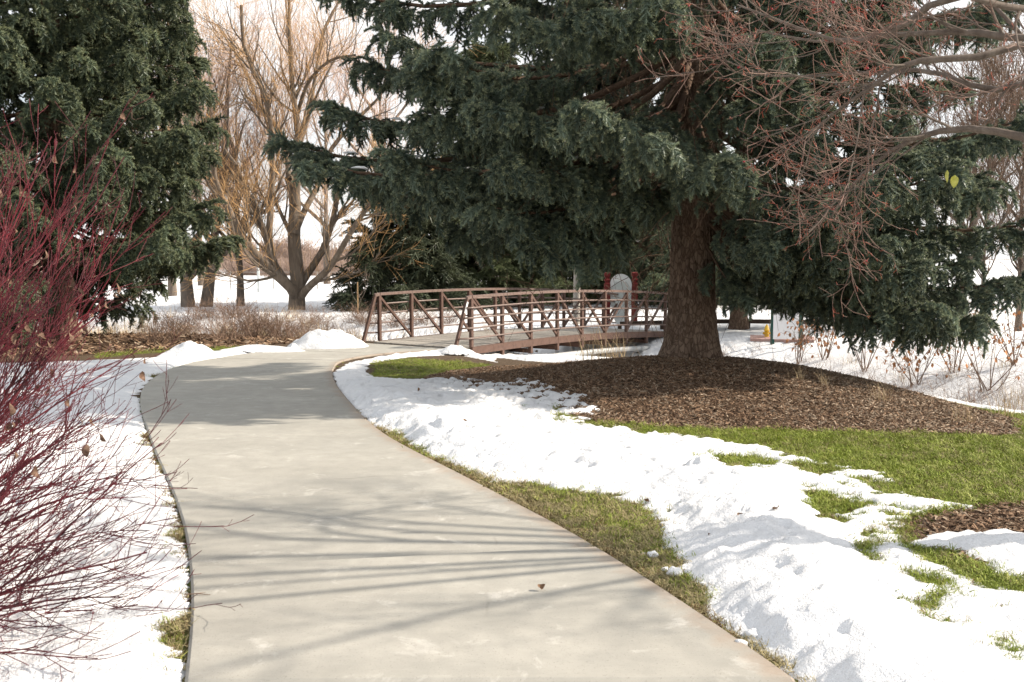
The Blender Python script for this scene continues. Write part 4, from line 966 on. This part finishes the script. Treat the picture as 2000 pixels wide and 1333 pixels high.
# ------------------------------------------------------------------ creek-side weeds
WB = [bush_mesh('stems', 110 + i, M_BRUSH, 95, 1., .75, .0055, 420) for i in range(4)]
spots = [(310, 668, .7), (345, 655, .8), (395, 652, .95), (430, 664, .9), (455, 648, 1.0), (490, 660, 1.05), (520, 650, 1.1), (548, 662, .95), (575, 648, 1.1), (605, 655, 1.0), (640, 650, .95), (668, 655, .8), (700, 648, .85), (720, 655, .7), (770, 640, .8), (820, 636, .8), (880, 634, .7), (365, 640, .8), (500, 638, .9), (610, 638, .9)]
names_ = 'leftmost|second|third|fourth|fifth|sixth|seventh|eighth|ninth|tenth|eleventh|twelfth'.split('|')
lab_ = ['low brown brush at the left end of the creek bank', 'brown brush just right of the leftmost clump on the bank', 'snow dusted brush below the stout pair of trunks', 'dark brush on the near bank left of the willow', 'tall brush left of the willow below the slim tree', 'dense brush nearest the path left of the willow', 'tall brush just left of the willow trunk', 'dense brush on the near bank below the willow', 'tall brush right in front of the willow trunk', 'brush just right of the willow trunk above the snow heap', 'brush behind the large snow heap', 'low brush right of the large snow heap', 'brush at the left end of the bridge', 'low brush against the first bridge post', 'brush seen through the second bridge panel', 'brush seen through the third bridge panel', 'brush seen through the middle of the far bridge rail', 'far brush below the stout pair of trunks', 'far brush between slim tree and willow', 'far brush right of the willow base']
for k, (px, py, h) in enumerate(spots):
    x, y = gp(px, py); o = tag(empty('brush_clump', (x, y, gz(x, y))), lab_[k], 'brush', 'brown brush along the creek')
    c_ = bpy.data.objects.new('stems', WB[k % 4]); COL.objects.link(c_); c_.parent = o; c_.location = (0, 0, -.03)
    o.rotation_euler = (0, 0, k * 1.7); o.scale = (1.25 * h, 1.25 * h, .95 * h)
def blades(name, seed, mat, n=22, h=.4, spread=.12, w=.006, lean=.5, seg=4):
    r = np.random.default_rng(seed); Vs, Fs = [], []; k = 0
    for i in range(n):
        b_ = np.array([r.normal() * spread * .4, r.normal() * spread * .4, 0]); az = r.random() * 6.28; l = h * (.55 + .6 * r.random()); ln = lean * (.3 + r.random())
        d = np.array([math.cos(az), math.sin(az), 0]); s = np.array([-d[1], d[0], 0]); 
        for q in range(seg + 1):
            t = q / seg; c = b_ + d * ln * l * t ** 1.8 + np.array([0, 0, l * (t - .35 * ln * t ** 2.5)]); ww = w * (1 - t) ** .6 * .5 + .0004
            Vs += [c - s * ww, c + s * ww]
        for q in range(seg): Fs.append([k + 2 * q, k + 2 * q + 1, k + 2 * q + 3, k + 2 * q + 2])
        k += 2 * (seg + 1)
    return mesh(name, np.array(Vs), np.array(Fs), mat)
TALL = [proto('tall_straw', blades('tall_straw', 130 + i, M_STRAW, 34, .62, .3, .008, .55)) for i in range(3)] + [proto('weed_stalk', bush_mesh('weed_stalk', 135, M_BRUSH, 7, .7, .15, .0035, 26)), proto('weed_stalk', bush_mesh('weed_stalk', 136, M_BRUSH, 4, .5, .1, .003, 14))]
def scat_ground(name, x, y, scl, var, protos, label, sink=.02, tilt=.15, seed=1):
    r = np.random.default_rng(seed); n = len(x)
    return tag(scatter(name, np.stack([x, y, ground_z(x, y) - sink], 1), np.stack([r.normal(size=n) * tilt, r.normal(size=n) * tilt, r.random(n) * 6.28], 1), scl, var, protos), label, kind='stuff')
r = np.random.default_rng(140)
n = 700; t = r.random(n) * 1.0; x = r.uniform(-17, .5, n); yc = np.interp(x, [-30, -14, -6, 1.3], [36.5, 33.5, 31, 26]); y = yc + r.normal(size=n) * 2.0 - .6
m_ = (poly_sd(x, y, PATH_POLY) < -.3) & ~((x > -4.2) & (y < 24.6))
scat_ground('dry_weeds', x[m_], y[m_], .55 + .6 * r.random(m_.sum()), r.integers(0, 5, m_.sum()), TALL, 'straw coloured dead grass and stalks along the creek', seed=2)
n = 1000; k = r.random(n); x = np.interp(k, [0, .35, .7, 1], [2.2, 6.2, 8.0, 10.5]) + r.normal(size=n) * 1.6; y = np.interp(k, [0, .35, .7, 1], [24.5, 19, 15.8, 12.5]) + r.normal(size=n) * 1.3
m_ = (poly_sd(x, y, MULCH) < -.2)
scat_ground('ditch_stalks', x[m_], y[m_], .4 + .6 * r.random(m_.sum()), r.choice([3, 3, 4, 4], m_.sum()), TALL, 'thin dead stalks standing in the snowy ditch', seed=3)
def clump(px, py, h, label, v=0, D=None):
    x, y = gp(px, py); o = put('dry_grass_clump', TALL[v].data); o.location = (x, y, gz(x, y) - .03); o.scale = (h / .55,) * 3; o.rotation_euler = (0, 0, px * 1.3); return tag(o, label, 'dry grass', 'dry grass clumps at the ditch')
for px, py, h, lb_ in [(1165, 708, .75, 'tall pale dry grass clump below the middle of the bridge'), (1205, 708, .6, 'pale dry grass clump under the bridge left of the trunk'), (1560, 742, .22, 'small brown grass tuft on the mulch crest'), (1610, 752, .2, 'tiny brown grass tuft right along the mulch crest'), (1718, 783, .26, 'brown grass tuft halfway down the mulch crest'), (1885, 826, .3, 'brown grass tuft near the lower end of the mulch'), (1965, 815, .42, 'straw clump at the right edge above the lawn'), (1992, 800, .5, 'straw clump cut by the right edge of the picture'), (1855, 745, .35, 'dark grass tuft high on the right snow bank'), (1960, 725, .35, 'dark grass tuft near the right edge of the bank'), (1660, 715, .4, 'brown grass tuft on the snow bank behind the spruce boughs'), (1760, 745, .3, 'brown grass tuft halfway up the snow bank')]:
    clump(px, py, h, lb_, v=px % 3)
# ------------------------------------------------------------------ red-twig shrub at the left
def dog_mat(name, stops, tipc):
    m, nt, b = mat_new(name); n = noise(nt, 2.3, 3); f = noise(nt, 60, 2)
    col = ramp(nt, n, stops); col = mix(nt, mapr(nt, f, .35, .7, 0, .45), col, tipc)
    nt.links.new(col, b.inputs['Base Color']); b.inputs['Roughness'].default_value = .5; b.inputs['Specular IOR Level'].default_value = .3
    return m
M_DOG = dog_mat('red_dogwood_bark', [(.3, (.050, .007, .012)), (.6, (.135, .011, .021)), (.8, (.21, .018, .03))], (.05, .022, .02))
M_DLEAF = simple('withered_brown_leaf', (.08, .045, .03), (.22, .14, .10), 35, .85, .3, .004)
DB = (-3.62, 5.3); dz = gz(*DB)
dog = tag(empty('red_twig_shrub', (DB[0], DB[1], dz)), 'red stemmed dogwood shrub with withered leaves at left edge', 'shrub')
r = np.random.default_rng(205); tips = []
def stem_path(b_, d, l, up, r, n=9, wig=.05):
    out = [b_]
    for s in range(n - 1): d = unit(d + np.array([0, 0, up]) + wig * r.normal(size=3)); out.append(out[-1] + d * l / (n - 1))
    return np.array(out)
NST = 165
for k in range(NST):
    az = r.normal() * .95 - .12; el = R(np.clip(r.normal() * 19 + 45, 6, 80))
    if k > NST * .8: az = r.random() * 6.28; el = R(35 + 45 * r.random())
    b_ = np.array([DB[0] + r.normal() * .16, DB[1] + r.normal() * .22, dz + .02])
    if k % 5 == 0: az = -.75 + 1.2 * r.random(); el = R(5 + 34 * r.random() ** 1.5); b_ = np.array([-3.05 + r.normal() * .14, 4.25 + r.normal() * .22, dz + .02])
    l = (1.55 + .75 * r.random()) * (1.22 if el > R(48) else .95)
    if abs(az + .1) < .7 and el < R(40): l *= .82
    if k % 5 == 0: l *= .8
    P = stem_path(b_, np.array([math.cos(az) * math.cos(el), math.sin(az) * math.cos(el), math.sin(el) + .12]), l, (.0 if el > R(40) else -.02) + .05 * (r.random() - .35), r, wig=.075)[None]
    Rd = (.0052 + .0048 * r.random() ** 2) * np.linspace(1, .38, 9)[None]
    a1, s1 = spawn(P, Rd, 8, .3, .97, (.35, .85), (16, 38), .05, r, 7, .06, .62, .0045, .4, lenpow=1)
    a2, s2 = spawn(np.concatenate([a1, P[:, -7:]]), np.concatenate([s1, Rd[:, -7:]]), 15, .3, 1., (.10, .34), (22, 42), .08, r, 5, .07, .7, .0028, .5)
    a3, s3 = spawn(a2, s2, 14, .4, 1., (.04, .11), (30, 50), .08, r, 3, .06, .8, .002, .6)
    wood('stem', [(P, np.maximum(Rd, .0026), 6), (a1, np.maximum(s1, .0019), 5), (a2, np.maximum(s2, .0014), 4), (a3, np.maximum(s3, .0011), 3)], M_DOG, dog)
    tips.append(a1[:, 2:].reshape(-1, 3)); tips.append(a2[:, -1])
tips = np.concatenate(tips)
vis = tips[(tips[:, 0] > -.53 * tips[:, 1])]; LM = [leaf_mesh('withered_leaf', M_DLEAF, .10, .017, .05), leaf_mesh('withered_leaf', M_DLEAF, .09, .012, .06), leaf_mesh('withered_leaf', M_DLEAF, .075, .022, .035)]
hi = vis[vis[:, 2] > .75]
for k in range(85):
    q = hi[r.integers(len(hi))]; o = bpy.data.objects.new('withered_leaf', LM[k % 3]); COL.objects.link(o); o.parent = dog
    o.location = Vector(q) - Vector(dog.location); o.rotation_euler = (r.normal() * .7, R(70) + r.normal() * .35, r.random() * 6.28); s_ = .45 + .45 * r.random(); o.scale = (s_, s_, s_)

# ------------------------------------------------------------------ crab apple whose boughs hang in from the right
M_CBARK = bark_mat('crab_apple_bark', (.07, .054, .044), (.135, .108, .09), (.225, .19, .16), 14, (1, 1, .4), .4, .01)
M_CTWIG = simple('reddish_crab_twig', (.105, .058, .046), (.25, .165, .13), 5, .7, 0); M_CTIP = simple('red_bud_twig', (.26, .055, .035), (.36, .10, .06), 9, .6, 0); M_BERRY = simple('dark_red_fruit', (.20, .008, .015), (.30, .02, .03), 9, .4, 0)
CB = np.array([4.15, 6.0, gz(4.15, 6.0)]); crab = tag(empty('crab_apple_tree', tuple(CB)), 'bare crab apple with red twig tips reaching in from the right', 'tree')
CL = [limb([CB - [0, 0, .1], CB + [.02, 0, .7], CB + [-.03, .03, 1.45]], .125, .10)]
ct = CB + np.array([-.03, .03, 1.42])
def cl(ps, r0, r1): CL.append(limb([ct] + [at(*p) for p in ps], r0, r1))
cl([(2060, 310, 6.2), (1930, 255, 6.35), (1812, 262, 6.5), (1719, 311, 6.7), (1655, 375, 6.9), (1614, 442, 7.1)], .036, .006)
cl([(2080, 130, 6.3), (1944, 71, 6.5), (1850, 64, 6.7), (1719, 71, 7.0), (1600, 82, 7.3), (1480, 60, 7.5)],   .036, .006)
cl([(2070, 130, 6.0), (1887, 116, 5.9), (1775, 124, 5.9), (1700, 172, 5.9), (1625, 225, 6.0), (1569, 285, 6.1)], .032, .005)
cl([(2090, 190, 6.5), (1925, 176, 6.8), (1812, 139, 7.1), (1700, 142, 7.4), (1512, 150, 7.8), (1415, 118, 8.0)], .03, .005)
cl([(2100, 20, 6.0), (1850, 0, 6.1), (1756, 56, 6.2), (1647, 82, 6.4), (1512, 37, 6.6), (1440, 10, 6.8)], .032, .005)
cl([(2100, -60, 5.6), (1880, -110, 5.4), (1700, -80, 5.3), (1560, -120, 5.2)], .032, .007)
cl([(2120, 60, 5.2), (1990, 20, 4.9), (1880, -10, 4.7), (1800, -60, 4.6)], .03, .007)
rr_ = np.random.default_rng(300)
for k in range(6):
    az = -2.6 + k * .95; e = ct + np.array([math.cos(az) * 1.75, math.sin(az) * 1.75, 1.3 + 1.5 * rr_.random()]); CL.append(limb([ct, (ct + e) / 2 + [0, 0, .22], e], .034, .008))
P = np.array([a for a, _ in CL]); Rd = np.array([b_ for _, b_ in CL]); r = rr_
vw, vr = P[1:8], Rd[1:8]
a1, s1 = spawn(vw, vr, 80, .28, 1., (.35, .85), (20, 55), .06, r, 8, .10, .45, .016)
b1, t1 = spawn(P[8:], Rd[8:], 48, .35, 1., (.5, 1.1), (20, 55), .05, r, 8, .10, .5, .02)
a2, s2 = spawn(a1, s1, 400, .15, 1., (.2, .52), (22, 60), .06, r, 7, .12, .5, .0065)
a3, s3 = spawn(a2, s2, 1000, .1, 1., (.08, .28), (25, 65), .03, r, 5, .13, .6, .0035, .5)
b2, t2 = spawn(b1, t1, 320, .2, 1., (.3, .7), (22, 60), .02, r, 6, .12, .5, .008)
wood('trunk', [(P[:1], Rd[:1], 12)], M_CBARK, crab)
for i in range(1, len(P)): wood('limb', [(P[i:i + 1], Rd[i:i + 1], 9)], M_CBARK, crab)
for A_, S_ in ((a1, s1), (b1, t1)):
    for i in range(len(A_)): wood('bough', [(A_[i:i + 1], np.maximum(S_[i:i + 1], .004), 6)], M_CBARK, crab)
wood('twigs', [(a2, np.maximum(s2, .0024), 4), (a3, np.maximum(s3, .0018), 3), (b2, np.maximum(t2, .003), 3)], M_CTWIG, crab)['kind'] = 'stuff'
a4, s4 = spawn(np.concatenate([a3]), s3, 1700, .45, 1., (.02, .06), (20, 60), .05, r, 3, .1, .9, .0022, .8)
wood('bud_tips', [(a4, np.maximum(s4, .0017), 3)], M_CTIP, crab)['kind'] = 'stuff'
bm_ = MB().lathe((0, 0, -.012), [(0, 0), (.006, .001), (.008, .006), (.006, .011), (0, .012)], 8).mesh('fruit', M_BERRY, True)
for k in range(46):
    o = bpy.data.objects.new('fruit', bm_); COL.objects.link(o); o.parent = crab; o.location = Vector(a3[r.integers(len(a3)), -1]) - Vector(crab.location)
M_YLEAF = simple('yellow_green_leaf', (.34, .35, .07), (.46, .45, .12), 30, .6, 0)
for k, (px, py) in enumerate([(1850, 340), (1865, 350)]):
    o = put('yellow_leaf', leaf_mesh('yellow_leaf', M_YLEAF, .085, .03 - .008 * (k == 0), .012), None); o.parent = crab; o.location = Vector(at(px, py - 8, 6.4)) - Vector(crab.location); o.rotation_euler = (R(60), R(80), R(70 + 25 * k)); o['label'] = 'last yellow green leaf'

# ------------------------------------------------------------------ lawn, mulch chips
M_BLADE = simple('grass_blade', (.13, .175, .020), (.26, .31, .045), 2, .6, 0, rnd=.3); M_BLADE2 = simple('pale_grass_blade', (.20, .225, .045), (.32, .33, .085), 2, .6, 0, rnd=.3); M_DEAD = simple('dead_grass_blade', (.21, .175, .085), (.35, .30, .165), 2, .8, 0, rnd=.3); M_BROWN = simple('brown_thatch', (.10, .058, .03), (.20, .12, .06), 2, .9, 0, rnd=.3)
TUFT = [proto('tuft', blades('tuft', 150 + i, m_, 26, .034, .08, .0040, 1.3, 2)) for i, m_ in enumerate([M_BLADE, M_BLADE, M_BLADE2, M_DEAD, M_BROWN])]
r = np.random.default_rng(160)
def lawn_pts(n, x0, x1, y0, y1, poly=None):
    x = r.uniform(x0, x1, n); y = r.uniform(y0, y1, n)
    m_ = (poly_sd(x, y, PATH_POLY) < -.01) & (np.abs(x) < .56 * y + .3)
    if poly is not None: m_ &= poly_sd(x, y, poly) + .1 * fbm(x * 4, y * 4, 2) > 0
    x, y = x[m_], y[m_]; T = snow_depth(x, y); pd = poly_sd(x, y, PATH_POLY); mu = np.maximum(poly_sd(x, y, MULCH), poly_sd(x, y, RING)) + .09 * fbm(x * 6, y * 6, 3)
    k_ = (T < .006 + .022 * r.random(len(x)) ** 3) & (mu < 0)
    return x[k_], y[k_], pd[k_]
gx_, gy_, gpd = [np.concatenate(q) for q in zip(lawn_pts(46000, -1.2, 6, 3.2, 8), lawn_pts(26000, -2, 6.4, 8, 11.6), lawn_pts(16000, -3.8, -1.0, 3.4, 10), lawn_pts(2600, -6, -3, 10, 19.5), lawn_pts(4200, -2.7, .2, 12, 20.4, LAWN_FAR), lawn_pts(3000, -8.5, -5, 17, 22, LEFT_LAWN))]
edge = np.exp(gpd / .22); strip = (gx_ < 1.9) & (gy_ < 8.5); left = (gx_ < -1.2) & (gy_ < 12)
u = r.random(len(gx_)); dead = np.where(strip, .48, np.where(left, .5, .10)) + .35 * edge + .25 * fbm(gx_ * .9, gy_ * .9, 2); brown = .55 * np.exp(gpd / .07) + .06
var = np.where(u < brown, 4, np.where(u < brown + dead, 3, np.where(r.random(len(u)) < .3, 2, r.integers(0, 2, len(u)))))
scat_ground('grass', gx_, gy_, (.65 + .6 * r.random(len(gx_))) * np.where(var == 4, .8, 1), var, TUFT, 'short green and straw coloured turf showing where snow has melted', sink=.004, tilt=.25, seed=5)
M_CHIP = simple('bark_mulch_chip', (.10, .06, .037), (.245, .16, .10), 40, .9, .3, .003, rnd=.5); M_CHIP2 = simple('pale_wood_chip', (.22, .165, .115), (.35, .275, .20), 40, .85, .2, .003, rnd=.35)
def chip(seed, mat):
    q = np.random.default_rng(seed); l, w, t = .055 + .05 * q.random(), .010 + .014 * q.random(), .006
    V = np.array([[x * l / 2, y * w / 2, z * t / 2] for z in (-1, 1) for y in (-1, 1) for x in (-1, 1)]) + q.normal(size=(8, 3)) * [.006, .003, .002]
    return proto('chip', mesh('chip', V, np.array([[0, 2, 3, 1], [4, 5, 7, 6], [0, 1, 5, 4], [2, 6, 7, 3], [0, 4, 6, 2], [1, 3, 7, 5]]), mat))
CHIPS = [chip(170 + i, M_CHIP) for i in range(5)] + [chip(180 + i, M_CHIP2) for i in range(2)]
def chips(n, box, poly, name, label, seed, sc=1.):
    q = np.random.default_rng(seed); x = q.uniform(box[0], box[1], n); y = q.uniform(box[2], box[3], n)
    sd = poly_sd(x, y, poly) + .10 * fbm(x * 5, y * 5, 3); m_ = sd > -.02; x, y = x[m_], y[m_]; T = snow_depth(x, y); m_ = T < .01; x, y = x[m_], y[m_]; n = len(x)
    pal = .16 + .25 * sstep(2.2, 5, x) * (name == 'mulch')
    v = np.where(q.random(n) < pal, 5 + q.integers(0, 2, n), q.integers(0, 5, n))
    tag(scatter(name, np.stack([x, y, ground_z(x, y) + .006 + .012 * q.random(n)], 1), np.stack([q.normal(size=n) * .35, q.normal(size=n) * .35, q.random(n) * 6.28], 1), (.6 + .7 * q.random(n)) * sc, v, CHIPS), label, kind='stuff')
chips(135000, (-2.4, 6.2, 8.6, 17), MULCH, 'mulch', 'brown bark mulch heaped round the big spruce', 6, .5)
chips(13000, (2.4, 5.5, 4.7, 7.2), RING, 'mulch_ring', 'brown bark mulch ring under the crab apple', 7, .5)
chips(9000, (-16, -4, 19, 28), LEFT_MULCH, 'needle_litter', 'brown litter under the left spruce', 8, 1.7)

# ------------------------------------------------------------------ heaps, lumps and litter
def heap(name, px, py, rx, ry, h, seed, label, cat_, group, dirty=0, mat=None, sharp=1.6, flat=False, rot=0.):
    x0, y0 = gp(px, py, slope) if flat else gp(px, py); n = 40; q = np.linspace(-1.15, 1.15, n); X, Y = np.meshgrid(q, q); rr = np.hypot(X, Y)
    xw, yw = x0 + rx * (X * math.cos(rot) - Y * math.sin(rot)), y0 + ry * (X * math.sin(rot) + Y * math.cos(rot))
    s = .5 / max(rx, ry); nz = fbm(xw * 2.2 * s + seed, yw * 2.2 * s, 4); lz = billow(xw * 4 * s + seed, yw * 4 * s, 4) - .4
    e = np.clip(1 - (rr * (1 + .35 * nz)) ** sharp, -.2, 1); Z = h * e * (1 + .35 * nz + .30 * lz) + .02 * nz
    zb = ground_z(xw, yw) + (.055 if not flat else 0)
    F = grid_faces(n, n); keep = (e > -.15).ravel(); F = F[keep[F].all(1)]
    us = np.unique(F); ix = np.zeros(n * n, int); ix[us] = np.arange(len(us)); V = np.stack([xw, yw, zb + Z - .02], -1).reshape(-1, 3)[us]
    return tag(put(name, mesh(name, V, ix[F], mat or M_SNOW, True)), label, cat_, group)
gsn = 'heaps of shovelled snow'
heap('snow_heap', 372, 700, .62, .45, .24, 1, 'rounded snow heap beside the left curve of the path', 'snow heap', gsn)
heap('snow_heap', 640, 678, .85, .55, .40, 2, 'large snow heap at the left end of the bridge', 'snow heap', gsn)
heap('snow_heap', 515, 686, .8, .4, .10, 3, 'low flat snow heap left of the large one by the bridge', 'snow heap', gsn)
heap('snow_heap', 573, 683, .13, .13, .12, 31, 'small white lump beside the large snow heap', 'snow heap', gsn)
heap('snow_heap', 868, 858, .34, .26, .21, 4, 'pointed snow heap on the right verge in the spruce shadow', 'snow heap', gsn, sharp=1.2)
heap('snow_heap', 893, 693, .42, .4, .15, 5, 'snow heap at the foot of the near bridge post', 'snow heap', gsn)
heap('snow_heap', 1362, 935, .20, .17, .13, 6, 'upright dirty snow lump on the right verge', 'snow heap', gsn)
heap('snow_heap', 1475, 1000, .42, .34, .10, 7, 'broad snow lump at the bend of the ploughed ridge', 'snow heap', gsn)
heap('snow_heap', 1545, 1120, .36, .32, .09, 8, 'ploughed snow lump in the middle of the right ridge', 'snow heap', gsn)
heap('snow_heap', 1660, 1250, .36, .26, .08, 9, 'ploughed snow lump near the lower right corner', 'snow heap', gsn)
heap('snow_heap', 1210, 938, .5, .22, .07, 10, 'low snow swell on the verge left of the dirty lump', 'snow heap', gsn)
def lump(px, py, rad, label, seed, tall=.8, dz=0.):
    q = np.random.default_rng(seed); x, y = gp(px, py); th, ph = np.meshgrid(np.linspace(0, 2 * np.pi, 15)[:-1], np.linspace(.02, np.pi - .02, 9)); d = np.stack([np.sin(ph) * np.cos(th), np.sin(ph) * np.sin(th), np.cos(ph)], -1)
    rr = rad * (1 + .45 * fbm(d[..., 0] * 1.6 + seed, d[..., 1] * 1.6 + d[..., 2] * 1.9, 3)); V = (d * rr[..., None] * [1.1, .9, tall]).reshape(-1, 3) + [x, y, float(ground_z(x, y)) + rad * tall * .6 + dz]
    i, j = np.meshgrid(np.arange(14), np.arange(8), indexing='xy'); i = i.ravel(); j = j.ravel(); F = np.stack([j * 14 + i, j * 14 + (i + 1) % 14, (j + 1) * 14 + (i + 1) % 14, (j + 1) * 14 + i], 1)[:, ::-1]
    tag(put('snow_lump', mesh('snow_lump', V, F, M_SNOW, True)), label, 'snow lump', 'loose lumps of snow by the path')
for k, (px, py, rd, lb_) in enumerate([(1446, 1258, .030, 'small snow lump lying on the right edge of the path'), (1469, 1241, .034, 'snow lump just behind the one at the path edge'), (1318, 1124, .042, 'largest snow lump on the straw coloured strip'), (1300, 1116, .024, 'small lump left of the largest one on the strip'), (1342, 1120, .018, 'tiny snow lump right of the largest one on the strip'), (1367, 1122, .022, 'snow lump on the strip nearest the ploughed snow'), (1372, 1142, .018, 'lowest tiny snow lump on the strip'), (1274, 1089, .032, 'snow lump at the upper end of the strip'), (1256, 1084, .015, 'tiny snow lump left of the upper one'), (1310, 1068, .016, 'tiny snow lump by the snow edge'), (925, 912, .014, 'tiny snow crumb where the strip begins')]):
    lump(px, py, rd, lb_, 400 + k)
M_PL = simple('brown_fallen_leaf', (.10, .055, .03), (.20, .12, .07), 30, .8, .2, .003)
def litter(px, py, s, label, seed, on_snow=True, mat=None):
    q = np.random.default_rng(seed); x, y = gp(px, py); z = float(ground_z(x, y)) + (.022 + .03 if not on_snow else max(0, float(snow_depth(np.array([x]), np.array([y]))[0])))
    o = put('fallen_leaf', leaf_mesh('fallen_leaf', mat or M_PL, s, s * .42, s * .45)); o.location = (x - s / 2, y, z + s * .16); o.rotation_euler = (R(15) + q.normal() * .5, R(-6) + q.normal() * .15, q.normal() * 1.2); tag(o, label, 'leaf', 'fallen leaves')
litter(1058, 1162, .045, 'single curled brown leaf lying on the concrete path', 1, False)
for k, (px, py, s, lb_) in enumerate([(915, 850, .07, 'red brown leaf beside the pointed snow heap'), (1524, 1022, .06, 'brown sprig stuck in the snow ridge'), (1270, 992, .05, 'dark leaf at the snow edge above the strip'), (1445, 1042, .045, 'dark leaf in a hollow of the snow ridge'), (320, 1186, .032, 'small brown leaf on the snow left of the path'), (1040, 876, .05, 'yellowish leaf on the snowy verge'), (820, 780, .06, 'brown leaf on the shaded snow near the mulch'), (1390, 1075, .03, 'small brown leaf low on the snow ridge')]): litter(px, py, s, lb_, 20 + k)
tw = gp(385, 1172, slope); tz_ = slope(*tw) + .028
tag(MB().tube([[tw[0] - .06, tw[1], tz_], [tw[0], tw[1] + .006, tz_ + .004], [tw[0] + .07, tw[1] - .004, tz_]], [.003, .003, .0015], 5).tube([[tw[0], tw[1] + .006, tz_ + .003], [tw[0] + .035, tw[1] + .03, tz_ + .002]], [.002, .001], 4).build('fallen_twig', M_BTWIG), 'short brown twig at the left edge of the path', 'twig')
# snow caught on the spruce boughs
r = np.random.default_rng(500)
nb = len(prim1); hero = range(nb - 66, nb - 59)
for k, i in enumerate(list(hero)):
    P = prim1[i]; V_, F_ = [], []
    m_ = MB()
    for s in r.uniform(.35, .93, 4):
        f = s * 8; kk = int(min(7, f)); q = P[kk] + (P[kk + 1] - P[kk]) * (f - kk) + np.array([0, 0, .055]); d = unit(P[kk + 1] - P[kk]); l = .05 + .08 * r.random()
        m_.tube([q - d * l, q - d * l * .5 + [0, 0, .018], q + d * l * .4 + [0, 0, .014], q + d * l], [.006, .020, .017, .004], 7)
    tag(m_.build('bough_snow', M_SNOW, smooth=True), ['thin snow on the lowest left spruce bough', 'thin snow on the bough just below the leftmost tip', 'thin snow on the middle left spruce bough', 'thin snow on the upper left spruce bough', 'thin snow on the topmost left spruce bough', 'thin snow on a left front spruce bough', 'thin snow on the short lower left bough'][k], 'snow', 'snow caught on spruce boughs')
